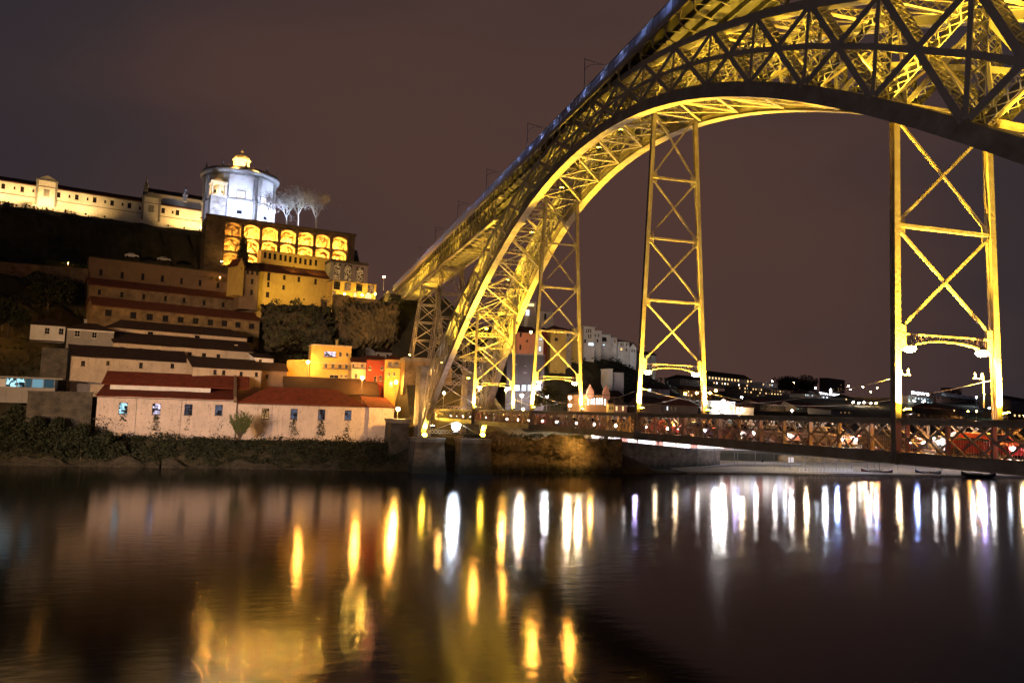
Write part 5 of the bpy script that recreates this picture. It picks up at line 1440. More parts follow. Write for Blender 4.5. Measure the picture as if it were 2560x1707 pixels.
house('hill_home', 'white cottage standing alone on the dark slope', 172, 6, (1523, 923), (1532, 924), 18, 6, M_pl_white, ('flat', .3, M_pl_white), (), 'house')
house('hill_home', 'low white wing beside the lone cottage on the slope', 174, 10, (1534, 928), (1560, 934), 19, 6, M_pl_white, ('shed', .6, M_tile_d), (), 'house')
house('dark_block', 'dark modern block with a band of lit glazing at its foot', 150, -4, (1268, 882), (1362, 893), 10, 12, mat('dark_cladding', (.06, .05, .065), .6), ('flat', .4, M_grey), [(1293, 968, 14, 15, 'c'), (1310, 969, 12, 15, 'c'), (1326, 970, 14, 15, 'c'), (1345, 971, 16, 14, 'c'), (1288, 908, 8, 2, 'm'), (1313, 914, 5, 2, 'm'), (1313, 931, 8, 2, 'm')], 'building', M_grey, (2, 0))
gm = house('market_hall', 'red brick market hall with lit arched windows and two pointed gables', 150, 10, (1466, 982), (1520, 990), 6, 12, M_pl_ochre, ('hip', 2.0, M_tile_d), [(1471, 1000, 5, 18, 'W'), (1479.5, 1001, 4.4, 16, 'W'), (1486, 1002, 4.4, 16, 'W'), (1493, 1002.5, 4.4, 16, 'W'), (1499, 1003, 4.4, 16, 'W'), (1505, 1004, 4.4, 16, 'W'), (1513, 1005, 5, 19, 'W')], 'hall', M_frame_w, (0, 1), arch=.5)
e, pl, s0, s1, z0, ze = gm
for c in (pl.hit(1475, 990)[0], pl.hit(1515, 990)[0]):
    q = MB(); w = 1.3
    for oo in (.3, -.3): q.v += [tuple(pl.pt(c - w, ze - 1.5, oo)), tuple(pl.pt(c + w, ze - 1.5, oo)), tuple(pl.pt(c + w, ze + 1.0, oo)), tuple(pl.pt(c, ze + 3.2, oo)), tuple(pl.pt(c - w, ze + 1.0, oo))]
    q.f += [(0, 1, 2, 3, 4), (9, 8, 7, 6, 5)] + [(i, (i + 1) % 5, (i + 1) % 5 + 5, i + 5) for i in range(5)]
    q.build('gable', M_pl_rose, e)
house('shop_front', 'yellow shop front right of the market hall', 150, 6, (1521, 1009), (1535, 1010), 6, 8, M_pl_yel, ('flat', .3, M_tile_b), [(1525, 1019, 3, 6), (1531, 1019, 3, 6)], 'shop')
house('riverside_house', 'pale house with two lit doors right of the yellow shop', 150, 6, (1537, 1011), (1568, 1012), 6, 8, M_pl_rose, ('hip', 2.6, M_tile_d), [(1542, 1021, 5, 12, 'w'), (1558, 1021, 5, 12, 'w')], 'house', chim=[(1551, 994, .1)])
house('riverside_house', 'grey rear house with dark roof seen left of the second hanger', 165, 8, (1520, 990), (1560, 992), 8, 8, M_pl_brown, ('gable', 2.0, M_tile_d), (), 'house')
house('riverside_house', 'grey row house with one bright window right of the second hanger', 175, 10, (1604, 966), (1674, 976), 8, 9, M_pl_grey, ('hip', 2.0, M_tile_d), [(1625, 973, 7, 10, 'c'), (1643, 975, 3, 7), (1655, 978, 3, 7), (1626, 992, 2.5, 6), (1634, 993, 2.5, 6)], 'house', M_frame_w, (1, 1))
house('riverside_house', 'dark house with four dim windows between the second hanger legs', 158, 8, (1655, 1007), (1745, 1017), 6, 9, M_pl_brown, ('hip', 3.0, M_tile_b), [(1669, 1018, 4, 10, 'c'), (1679, 1020, 3, 8, 'm'), (1689, 1021, 3, 8, 'm')], 'house', M_frame_w, (1, 1))
house('riverside_house', 'low pale house behind the second hanger foot', 156, 8, (1604, 1007), (1654, 1009), 6, 8, M_pl_brown, ('gable', 2.2, M_tile_d), (), 'house')
house('lit_terrace_bar', 'bright lit terrace building beside the second hanger foot', 190, 6, (1780, 1003), (1838, 1006), 5, 8, M_pl_white, ('flat', .3, M_pl_white), [(1792, 1018, 14, 12, 'W'), (1812, 1019, 14, 12, 'W'), (1828, 1020, 8, 10, 'w')], 'bar', M_frame_w, (1, 0))
house('riverside_house', 'orange-lit low house right of the bright terrace', 195, 6, (1840, 1016), (1884, 1019), 5, 8, M_pl_cream, ('gable', 1.6, M_tile_b), [(1848, 1025, 7, 4), (1858, 1026, 8, 10, 'W')], 'house', M_frame_w, (1, 0))

# ---- long lit arcade on the quay under the deck, and shop fronts behind the near lattice
pl = Plane(1490, 1096, 118, 0)
sa = pl.hit(1478, 1096)[0]; sb = pl.hit(1985, 1140)[0]
e = thing('quay_pavilion', pl.pt((sa + sb) / 2, 5, -3), 'long low white-lit shop pavilion on the quay under the lower deck', 'pavilion')
o_ = V((pl.A.x, pl.A.y, 0))
MB().obox(o_, pl.t, pl.n, sa, sb, -6, 0, 4.5, 9.2).build('wall', M_pl_white, e)
MB().obox(o_, pl.t, pl.n, sa - .4, sb + .4, -6.4, 1.6, 9.204, 9.5).build('roof', M_concrete, e)
nb_ = 30
for i in range(nb_):
    a = sa + (sb - sa) * i / nb_; b = sa + (sb - sa) * (i + 1) / nb_
    st = [emit((1.0, .86, .80), 3.2), emit((1.0, .80, .74), 2.4), emit((.92, .86, 1.0), 3.4), emit((1, .45, .38), 1.2)][[0, 1, 0, 2, 3, 0, 1, 2, 0, 3][i % 10]]
    w = MB(); w.obox(o_, pl.t, pl.n, a + .02, a + .14, .004, .16, 5.3, 8.9); w.obox(o_, pl.t, pl.n, a + .14, b + .02, .004, .16, 8.5, 8.9); w.obox(o_, pl.t, pl.n, (a + b) / 2 - .04, (a + b) / 2 + .04, .004, .14, 5.3, 8.5)
    f = w.build('shop_window', M_frame_w, e)
    MB().obox(o_, pl.t, pl.n, a + .16, b, .004, .06, 5.35, 8.48).build('pane', st, f)

# ---- the far town on the right
rt = random.Random(31)
def far_house(label, px, py, w, h, X, wall, roof, lit=.3, nw=5, nf=2, styles='wwcm', kind='hip', rise=3.0, name='town_house', cat='house'):
    wins = []
    for r in range(nf):
        for c in range(nw):
            if rt.random() < .75:
                st = rt.choice(styles) if rt.random() < min(1, lit * 1.5 + .12) else 'd'
                wins.append((px + w * (c + .5) / nw, py + h * (r + .55) / (nf + .3) + w * .02 * c / nw, max(w / nw * .4, 2.0), h / nf * .42, st))
    return house(name, label, X, 30, (px, py), (px + w, py + w * .035), (px, py + h), 12, wall, (kind, rise, roof), wins, cat, M_frame_w, (0, 0))
far_house('large white hotel wing with bright upper storey on the far hill', 1770, 943, 112, 12, 520, M_pl_white, M_tile_d, 1.0, 14, 1, 'ww', 'hip', 5, 'hotel', 'hotel')
far_house('brightly lit lower front of the far hotel', 1782, 957, 124, 9, 500, M_pl_cream, M_pl_white, 1.0, 18, 1, 'wwW', 'flat', .6, 'hotel', 'hotel')
far_house('white annex at the right end of the far hotel', 1906, 958, 38, 9, 500, M_pl_white, M_pl_white, .5, 7, 1, 'wc', 'flat', .6, 'hotel', 'hotel')
for i, (px, py, w) in enumerate(((1846, 970, 122), (1852, 979, 134), (1872, 988, 120), (1890, 996, 110))):
    far_house('%s tier of the dark terraced apartments with scattered lit windows' % ['top', 'second', 'third', 'lowest'][i], px, py, w, 8, 455 - 14 * i, M_pl_brown, M_pl_grey, .38, 18, 1, 'wwm', 'flat', .5, 'terraced_apartments', 'apartments')
far_house('orange-lit building cluster left of the terraced apartments', 1710, 975, 70, 20, 330, M_pl_brown, M_tile_d, .45, 9, 2, 'wwm')
far_house('grey block behind the second hanger portal', 1700, 948, 66, 26, 380, M_pl_grey, M_tile_d, .12, 8, 3, 'wm')
far_house('small white chapel-like house left of the white sign', 2012, 984, 22, 9, 420, M_pl_white, M_tile_d, .4, 4, 1, 'c')
far_house('pale long lodge under the white letters and crest', 2046, 990, 70, 9, 430, M_pl_white, M_tile_d, .25, 8, 1, 'c', 'gable', 4, 'wine_lodge', 'lodge')
far_house('grey gabled lodge right of the lettered lodge', 2112, 995, 24, 8, 420, M_pl_grey, M_tile_d, 0, 3, 1)
far_house('green-glowing office block under the second white sign', 2270, 992, 62, 18, 380, M_pl_grey, M_pl_grey, .5, 8, 2, 'cy', 'flat', .6, 'office', 'office')
far_house('long lodge with a zigzag pale roof on the far right', 2340, 994, 100, 12, 430, M_pl_rose, M_tile_d, .1, 9, 1, 'm', 'gable', 3, 'wine_lodge', 'lodge')
far_house('pinkish house with a row of windows on the far right', 2330, 1020, 86, 12, 300, M_pl_rose, M_tile_b, .2, 10, 1, 'w', 'hip', 3)
far_house('dark warehouse roof row left of the near hanger', 1990, 1018, 60, 10, 260, M_pl_cream, M_tile_b, .1, 6, 1, 'w', 'gable', 3)
far_house('low tiled house below the terraced apartments', 1900, 1012, 84, 14, 250, M_pl_brown, M_tile_b, .15, 7, 1, 'w', 'gable', 3)
far_house('pale low shed with two red lit openings', 2078, 1026, 50, 10, 240, M_pl_grey, M_tile_b, .3, 5, 1, 'm', 'shed', 1)
far_house('broad dark warehouse right of the near hanger foot', 2290, 1034, 120, 12, 230, M_pl_brown, M_tile_d, .1, 8, 1, 'm', 'gable', 3)
far_house('grey warehouse beyond the far leg of the near hanger', 2500, 1000, 90, 24, 300, M_pl_grey, M_tile_d, .2, 8, 2, 'wm', 'gable', 3)
far_house('dim lodge with lit windows at the right edge', 2520, 1034, 70, 12, 220, M_pl_brown, M_tile_b, .4, 6, 1, 'w', 'gable', 2)
far_house('row of dim gabled warehouses below the apartments', 1835, 1008, 60, 10, 280, M_pl_rose, M_tile_d, .1, 6, 1, 'm', 'gable', 3)
far_house('distant pair of dark tower blocks on the skyline', 2068, 948, 44, 30, 900, M_pl_brown, M_pl_brown, .04, 7, 6, 'm', 'flat', 1, 'tower_block', 'tower')
far_house('distant pale tower block behind the zigzag roof', 2378, 972, 26, 20, 700, M_pl_rose, M_pl_grey, .1, 5, 4, 'm', 'flat', 1, 'tower_block', 'tower')
# zigzag pale roof
pl = Plane(2345, 994, 425, 30); q = MB()
for i in range(6):
    a, b = pl.hit(2348 + 17 * i, 993)[0], pl.hit(2365 + 17 * i, 993)[0]; z = pl.hit(2390, 994)[1]
    q.v += [tuple(pl.pt(s, zz, o)) for o in (1, -6) for s, zz in ((a, z), ((a + b) / 2, z + 3.4), (b, z))]
    k = len(q.v) - 6; q.f += [(k, k + 2, k + 1), (k + 3, k + 4, k + 5), (k, k + 1, k + 4, k + 3), (k + 1, k + 2, k + 5, k + 4)]
tag(q.build('zigzag_roof', M_white), 'pale blue zigzag tent roof on the far right lodge', 'roof')

# illuminated letters
def sign(text, label, px, py, hpx, wpx, X, th, crest=False):
    pl = Plane(px, py, X, th)
    z = pl.hit(px, py)[1]; h = hpx / FPX * (X - CAM.x) * 1.35; w = abs(pl.hit(px + wpx, py)[0])
    e = thing('lit_sign', pl.pt(w / 2, z - .5), label, 'sign')
    cu = bpy.data.curves.new('letters', 'FONT'); cu.body = text; cu.size = h; cu.extrude = .15; cu.align_x = 'LEFT'
    to = bpy.data.objects.new('letters', cu); col.objects.link(to)
    bpy.context.view_layer.update()
    me = bpy.data.meshes.new_from_object(to.evaluated_get(bpy.context.evaluated_depsgraph_get()))
    bpy.data.objects.remove(to)
    xs = [v.co.x for v in me.vertices]; sc_ = w / (max(xs) - min(xs))
    for v in me.vertices:
        p = pl.pt(v.co.x * sc_, z + v.co.y, v.co.z + .3); v.co = p - WPOS[e.name]
    me.materials.append(emit((.93, .94, 1.0), 7.0))
    link('letters', me, WPOS[e.name], e)
    o_ = V((pl.A.x, pl.A.y, 0))
    MB().obox(o_, pl.t, pl.n, -.3, w + .3, -.1, .1, z - .5, z - .3).build('rail', M_grey, e)
    if crest:
        q = MB(); c = w * .5
        pts = [(c - 1.9, z + h * .9), (c + 1.9, z + h * .9), (c + 1.9, z + h * .9 + 2.6), (c + .9, z + h * .9 + 2.7), (c, z + h * .9 + 3.6), (c - .9, z + h * .9 + 2.7), (c - 1.9, z + h * .9 + 2.6)]
        n = len(pts); q.v += [tuple(pl.pt(s, zz, .5)) for s, zz in pts] + [tuple(pl.pt(s, zz, .2)) for s, zz in pts]
        q.f += [tuple(range(n)), tuple(range(2 * n - 1, n - 1, -1))] + [(i, (i + 1) % n, (i + 1) % n + n, i + n) for i in range(n)]
        q.build('crest', emit((.93, .94, 1.0), 7.0), e)
sign("TAYLOR'S", 'white illuminated roof letters with a crest on the far lodge', 2047, 985, 6, 56, 428, 30, True)
sign("DOW'S", 'white illuminated roof letters above the green-glowing office', 2277, 984, 9, 43, 379, 30)

# ================================================================== street lamps
def lamp_px(label, px, py, X, drop, power, color=AMBER, r=.3, off=0.0, group=None, **k):
    p = atX(px, py, X)
    return street_lamp(label, (p.x + .3 + off, p.y + off, p.z - drop), p, power, color, r, group=group, **k)
lamp_px('starry amber street lamp in front of the yellow garden wall', 770, 905, 127.5, 7.0, 5500, AMBER, .36)
lamp_px('very bright amber street lamp before the narrow cream house', 906, 944, 122, 5.0, 7500, AMBER, .42)
lamp_px('bright amber lamp on the end of the riverside warehouse by the bridge', 995, 1022, 98.0, 8.0, 9000, WARM, .42)
lamp_px('amber street lamp on a thick pale post before the corner house', 990, 955, 118.5, 8.0, 7500, AMBER, .40)
lamp_px('reddish lamp on a post at the upper deck end', 960, 692, 172, 4.5, 900, (1, .30, .12), .32)
lamp_px('amber star lamp in front of the mauve house', 1327, 830, 163, 9, 2600, AMBER, .36)
for i, (px, py, X, dr, pw) in enumerate(((1110, 982, 100, 6.2, 2600), (1160, 984, 106, 6.5, 3600), (1195, 975, 101, 6.8, 3600), (1177, 958, 110, 7.5, 2200), (1265, 975, 126, 7.0, 6000), (1308, 1022, 118, 4.0, 5000))):
    lamp_px(['small amber lamp behind the near arch foot', 'amber lamp by the far gateway pier', 'amber lamp between arch foot and farthest hanger', 'high amber lamp over the gateway', 'bright amber lamp under the dark modern block', 'bright lamp under the leafy tree on the quay road'][i], px, py, X, dr, pw, WARM, .30, group='street lamps behind the bridge')
for i, (px, py, X, dr, pw, c, r) in enumerate(((1305, 988, 140, 7, 6000, WHITE, .45), (1368, 990, 142, 7, 7000, WHITE, .45), (1425, 993, 146, 7, 9000, SOFT, .45), (1425, 1013, 130, 5, 7000, SOFT, .40), (1452, 985, 147, 8, 8000, SOFT, .45), (1713, 984, 300, 9, 4000, AMBER, .7), (1742, 982, 300, 9, 3500, AMBER, .7), (1775, 982, 310, 9, 3500, AMBER, .7), (1790, 976, 320, 9, 3500, AMBER, .7), (1808, 1003, 185, 8, 16000, WHITE, .6), (1790, 1016, 182, 6, 16000, WHITE, .6), (1855, 1022, 192, 5, 7000, SOFT, .5))):
    lamp_px(['white lamp before the dark block', 'white lamp over the quay shops', 'warm lamp left of the market hall', 'low warm lamp left of the market hall', 'bright lamp touching the market hall corner', 'leftmost amber lamp of the dim cluster past the second hanger', 'second amber lamp of the dim cluster', 'third amber lamp of the dim cluster', 'rightmost amber lamp of the dim cluster', 'blinding white lamp over the terrace bar', 'blinding white lamp at the second hanger foot', 'warm lamp on the orange-lit low house'][i], px, py, X, dr, pw, c, r, group='lamps along the far quay')
for i, (px, py, X, c, pw) in enumerate(((1985, 956, 560, AMBER, 2600), (1930, 952, 560, SOFT, 2000), (2039, 970, 470, COOL, 3500), (2121, 965, 520, (1, .5, .3), 2500), (2126, 973, 500, (1, .55, .3), 1800), (2157, 967, 520, (1, .5, .25), 2800), (2193, 969, 520, (1, .4, .2), 1500), (2177, 979, 480, AMBER, 4500), (2441, 993, 400, COOL, 9000), (2442, 1028, 260, AMBER, 3500), (2420, 1028, 262, AMBER, 1200), (2133, 1005, 350, SOFT, 1800), (2147, 1007, 350, WHITE, 2500), (2160, 1006, 352, SOFT, 4500), (2177, 1007, 354, SOFT, 2500), (2190, 1008, 356, WARM, 2500), (1854, 993, 380, COOL, 4000), (2310, 1003, 372, (.75, 1, .85), 4500), (2285, 1002, 372, SOFT, 2500), (2473, 1020, 280, (.6, 1, .85), 1500), (2558, 1038, 240, AMBER, 2500), (1980, 1026, 250, SOFT, 2000), (2545, 1036, 300, AMBER, 800))):
    lamp_px('%s far lamp on the right hillside, %s' % (['amber', 'pale', 'cold white', 'pinkish', 'small pinkish', 'orange', 'faint reddish', 'bright amber', 'brilliant blue-white', 'amber', 'small amber', 'pale', 'white', 'bright pale', 'soft', 'warm', 'white', 'greenish', 'warm', 'tiny green', 'amber', 'warm', 'dim amber'][i],
        ['before the dark grove', 'left of the grove', 'left of the lettered lodge', 'above the lettered lodge', 'just above the letters', 'right of the letters', 'farthest right above the letters', 'below the orange lamp', 'under the zigzag roof', 'before the pinkish house', 'at the pinkish house corner', 'first of the lamp row', 'second of the lamp row', 'brightest of the lamp row', 'fourth of the lamp row', 'last of the lamp row', 'above the bright terrace', 'under the green office', 'left under the green office', 'beside the near hanger', 'at the right picture edge', 'by the red lit openings', 'left of the edge lamp'][i]), px, py, X, 7, pw, c, .55 if X > 300 else .4, group='far lamps on the right hillside')
ORD = 'first second third fourth fifth sixth seventh eighth ninth tenth eleventh twelfth thirteenth fourteenth fifteenth sixteenth seventeenth eighteenth nineteenth twentieth twenty-first twenty-second twenty-third twenty-fourth twenty-fifth twenty-sixth twenty-seventh last'.split()
# quay lamps behind the lower deck, mirrored in the river
QL = [(1562, WHITE), (1590, VIOLET), (1640, SOFT), (1690, SOFT), (1745, WHITE), (1788, COOL), (1838, VIOLET), (1846, BLUE), (1890, WHITE), (1937, WHITE), (1962, COOL), (1978, WHITE), (2015, SOFT), (2062, COOL), (2092, BLUE), (2130, WHITE), (2170, COOL), (2188, BLUE), (2245, SOFT), (2290, BLUE), (2335, WHITE), (2355, COOL), (2388, SOFT), (2428, WHITE), (2456, VIOLET), (2478, WHITE), (2520, COOL), (2552, SOFT)]
for i, (px, c) in enumerate(QL):
    X = (104 + rnd.uniform(0, 10)) if px < 1735 else (99 + rnd.uniform(0, 3)) if px < 1930 else (96 + rnd.uniform(-1.5, 3)); zt = rnd.uniform(8.4, 10.8)
    d = ray(px, 1070); t = (X - CAM.x) / d.x; y = CAM.y + d.y * t
    street_lamp('quay lamp glowing %s behind the deck lattice, %s from the left' % ({WHITE: 'white', VIOLET: 'violet', SOFT: 'warm white', COOL: 'cold white', BLUE: 'blue'}[c], ORD[i]), (X + .3, y, terr(X, y) - .1), (X, y, zt), (1900 if px < 1900 else 2300) * rnd.choice((.15, .4, .8, 1.3, 2.2)), c, .26, 'quay_lamp', group='quay lamps mirrored in the river')

# added unseen masts on the near bank, fill light for the far warehouses
for i, (y, pw, tgt) in enumerate(((128, 560000, (106, 64, 8)), (150, 620000, (108, 32, 9)), (172, 1400000, (140, 52, 30)))):
    e = thing('fill_light_mast', (-96, y, 12.404), ['added fill light mast on the near quay, closer one', 'added fill light mast on the near quay, middle one', 'added fill light mast on the near quay, farthest upstream'][i], 'mast', 'added fill light masts on the near quay')
    MB().tube([(-96, y, 12.404), (-96, y, 26)], [.2, .12], 8).build('pole', M_grey, e)
    h = MB(); h.box(-96.5, -95.6, y - .8, y + .8, 26.004, 26.9); h.build('lamp_head', M_black, e)
    light('SPOT', (-95.2, y, 26.4), pw, (1.0, .74, .62) if i < 2 else (1.0, .56, .22), e, tgt, .4, 27 if i < 2 else 30, 1.0)

# added unseen lamps along the near quay, soft fill on the bridge's near faces
for i, y in enumerate((62, 92, 122)):
    street_lamp('added fill lamp on a tall post on the near quay, %s from the bridge' % ORD[i], (-103, y, 12.404), (-101, y, 23), 6500, (1.0, .80, .86), .35, group='added near quay fill lamps')

# ================================================================== traffic on the lower deck
def paint(name, c): return mat(name, c, .35, .08, 1.0, spec=.6)
CARP = [paint('car_silver', (.42, .43, .45)), paint('car_white', (.7, .7, .7)), paint('car_black', (.02, .02, .025)), paint('car_red', (.35, .02, .02)), paint('car_blue', (.04, .07, .2)), paint('car_grey', (.15, .15, .16))]
M_tyre = mat('tyre_rubber', (.02, .02, .02), .9)
E_head = emit((1.0, .90, .93), 800); E_tail = emit((1.0, .06, .04), 130)
def car_meshes():
    prof = [(-2.05, .32), (-2.1, .62), (-1.95, .82), (-1.15, .94), (-.55, 1.38), (.85, 1.42), (1.6, .98), (2.0, .9), (2.08, .6), (2.0, .32)]
    b = MB(); W = .84
    for s, ins in ((-1, 0), (1, 0)):
        b.v += [(x, s * (W - (.14 if z > 1.1 else 0)), z) for x, z in prof]
    n = len(prof)
    b.f += [tuple(range(n))[::-1], tuple(range(n, 2 * n))] + [(i, (i + 1) % n, (i + 1) % n + n, i + n) for i in range(n)]
    g = MB()
    for s in (-1, 1):
        q = [(-1.0, .97), (-.5, 1.32), (.8, 1.36), (1.4, 1.0)]
        k = len(g.v); g.v += [(x, s * (W + .004 - (.145 if z > 1.1 else .0)), z) for x, z in q]; g.f.append((k, k + 1, k + 2, k + 3))
    g.quad((-1.14, -.68, .965), (-1.14, .68, .965), (-.60, .6, 1.36), (-.60, -.6, 1.36)); g.quad((1.58, -.68, 1.02), (1.58, .68, 1.02), (.90, .6, 1.40), (.90, -.6, 1.40))
    w = MB(); n = 12
    for s in (-.11, .11):
        w.v += [(.31 * math.cos(2 * math.pi * k / n), s, .31 * math.sin(2 * math.pi * k / n)) for k in range(n)]
    w.f += [tuple(range(n)), tuple(range(2 * n - 1, n - 1, -1))] + [(k, k + n, (k + 1) % n + n, (k + 1) % n) for k in range(n)]
    h = MB().sphere((0, 0, 0), .13, 8, 5, .5, 1.3, .8); t = MB().sphere((0, 0, 0), .12, 8, 5, .5, 1.3, 1.0)
    return b, g, w, h, t
cb, cg, cw, ch_, ct = car_meshes()
gm_ = cg.mesh('car_windows', M_glassd, origin=(0, 0, 0))[0]; wm_ = cw.mesh('wheel', M_tyre, origin=(0, 0, 0))[0]; hm_ = ch_.mesh('headlight', E_head, origin=(0, 0, 0), smooth=True)[0]; tm_ = ct.mesh('tail_light', E_tail, origin=(0, 0, 0), smooth=True)[0]
bms = [cb.mesh('car_body', p, origin=(0, 0, 0))[0] for p in CARP]
cn = ['silver', 'white', 'black', 'red', 'blue', 'grey']
def car(X, y, dirn, ci, label):
    e = thing('parked_car' if dirn == 0 else 'car', (X, y, ZD + .008), label, 'car', 'cars on the lower deck')
    rz = 0 if dirn < 0 else math.pi                     # mesh faces -x
    for nm, me, off in [('car_body', bms[ci], (0, 0, 0)), ('car_windows', gm_, (0, 0, 0))] + [('wheel', wm_, (a, b, .31)) for a in (-1.3, 1.3) for b in (-.76, .76)] + [('headlight', hm_, (-2.07, b, .66)) for b in (-.6, .6)] + [('tail_light', tm_, (2.04, b, .76)) for b in (-.64, .64)]:
        o = bpy.data.objects.new(nm, me); col.objects.link(o); o.parent = e
        o.location = off if dirn < 0 else (-off[0], -off[1], off[2]); o.rotation_euler = (0, 0, rz)
ORD2 = ORD[:-1] + ['twenty-eighth']
for i in range(27):
    X = -80 + 6.25 * i
    if X > 84: break
    c = (i * 5 + 1) % 6
    car(X + rnd.uniform(-.7, .7), 1.15, -1, c, '%s car with white headlights, %s of the near lane from the right' % (cn[c], ORD2[i]))
    if i % 5 != 3:
        c = (i * 7 + 2) % 6
        car(X + 3.1 + rnd.uniform(-.7, .7), -1.15, 1, c, '%s car showing red tail lights, %s of the far lane from the right' % (cn[c], ORD2[i]))

# ================================================================== boats, landing stage and quay furniture
def boat(label, pxa, pxb, py, color, mast=True):
    a, b = atz(pxa, py, 0), atz(pxb, py + (pxb - pxa) * .03, 0); L = (b - a).length; t = (b - a) / L; nn = V((-t.y, t.x, 0))
    c = (a + b) / 2
    e = thing('wooden_boat', (c.x, c.y, -.3), label, 'boat', 'moored wooden boats')
    ns = 14; h = MB(); sec = []
    for i in range(ns + 1):
        u = -1 + 2 * i / ns; w = 1.15 * (1 - abs(u) ** 2.4) + .04; sh = .75 + .9 * abs(u) ** 2.6; kz = -.3 + .75 * abs(u) ** 4
        p = c + t * (u * L / 2)
        sec.append([p + nn * w + V((0, 0, sh)), p + nn * w * .75 + V((0, 0, sh * .35 + kz * .5)), p + V((0, 0, kz)), p - nn * w * .75 + V((0, 0, sh * .35 + kz * .5)), p - nn * w + V((0, 0, sh))])
    for s in sec: h.v += [tuple(v) for v in s]
    for i in range(ns):
        for j in range(4): k = i * 5 + j; h.f.append((k, k + 1, k + 6, k + 5))
    h.build('hull', color, e)
    g = MB()
    for i in range(ns):
        for j in (0, 4): g.beam(sec[i][j], sec[i + 1][j], .12, .12)
    g.build('gunwale', M_frame_w, e)
    d = MB()
    for i in range(3, ns - 3): d.quad(sec[i][0] - V((0, 0, .35)) - nn * .1, sec[i + 1][0] - V((0, 0, .35)) - nn * .1, sec[i + 1][4] - V((0, 0, .35)) + nn * .1, sec[i][4] - V((0, 0, .35)) + nn * .1)
    for k in range(4):
        p = c + t * (-L * .22 + k * .95) + V((0, 0, .42)); d.tube([p - nn * .6 + V((0, 0, .4)), p + nn * .6 + V((0, 0, .4))], [.36, .36], 8)
    d.build('cargo_deck', M_bark, e)
    if mast:
        m_ = MB(); p = c + t * L * .08
        m_.tube([p + V((0, 0, .3)), p + V((0, 0, 4.2))], [.08, .05], 6); m_.tube([p - t * 1.8 + V((0, 0, 2.0)), p + t * 1.6 + V((0, 0, 2.3))], [.04, .04], 5); m_.tube([p - t * 1.4 + V((0, 0, 1.4)), p + t * 1.2 + V((0, 0, 1.5))], [.04, .04], 5)
        m_.build('mast', M_bark, e)
        q = c - t * L * .3; s_ = MB(); s_.tube([q + V((0, 0, 1.2)), q - t * 3.2 + V((0, 0, .1))], [.06, .04], 5); s_.build('steering_oar', M_bark, e)
M_hullr = mat('dark_red_hull', (.10, .02, .02), .5); M_hullb = mat('navy_hull', (.02, .03, .06), .5); M_hullk = mat('black_hull', (.015, .015, .02), .5)
boat('dark red wooden cargo boat with mast moored under the deck', 2153, 2232, 1184, M_hullr)
boat('navy wooden boat with pale gunwale right of the red boat', 2288, 2353, 1187, M_hullb, False)
boat('black wooden boat mostly hidden at the deck edge, rightmost', 2403, 2490, 1191, M_hullk, False)
a, b = atz(2012, 1182, .4), atz(2146, 1183, .4)
t = (b - a).normalized(); nn = V((t.y, -t.x, 0))
if nn.x > 0: nn = -nn
e = thing('landing_stage', (a + b) / 2 - V((0, 0, .4)), 'low floating landing stage with white railing left of the boats', 'pontoon')
MB().hexa([tuple(p + V((0, 0, -.3))) for p in (a, b, b - nn * 2.4, a - nn * 2.4)] + [tuple(p) for p in (a, b, b - nn * 2.4, a - nn * 2.4)]).build('pontoon', M_grey, e)
q = MB(); L = (b - a).length; n = 14
for i in range(n + 1):
    p = a + t * (L * i / n) - nn * 2.2; q.beam(p, p + V((0, 0, 1.1)), .05, .05, (1, 0, 0))
for z in (.4, .75, 1.1): q.beam(a - nn * 2.2 + V((0, 0, z)), b - nn * 2.2 + V((0, 0, z)), .04, .04)
q.build('railing', M_white, e)
p0 = atz(1977, 1160, 2.0)
e = thing('notice_board', p0, 'white notice board on two posts at the slipway edge', 'sign')
q = MB(); q.box(p0.x - .05, p0.x + .05, p0.y - .7, p0.y - .6, 2.0, 3.9); q.box(p0.x - .05, p0.x + .05, p0.y + .6, p0.y + .7, 2.0, 3.9); q.build('posts', M_grey, e)
MB().box(p0.x - .12, p0.x - .054, p0.y - .9, p0.y + .9, 2.5, 3.95).build('board', M_white, e)
p0 = atz(1833, 1150, 1.9)
e = thing('stone_bollard_block', p0, 'square stone block on a narrow foot on the slipway', 'stone block')
MB().box(p0.x - .5, p0.x + .5, p0.y - .3, p0.y + .3, 1.6, 2.6).build('foot', M_st_grey, e)
MB().box(p0.x - .9, p0.x + .9, p0.y - 1.0, p0.y + 1.0, 2.604, 4.4).build('block', M_concrete, e)
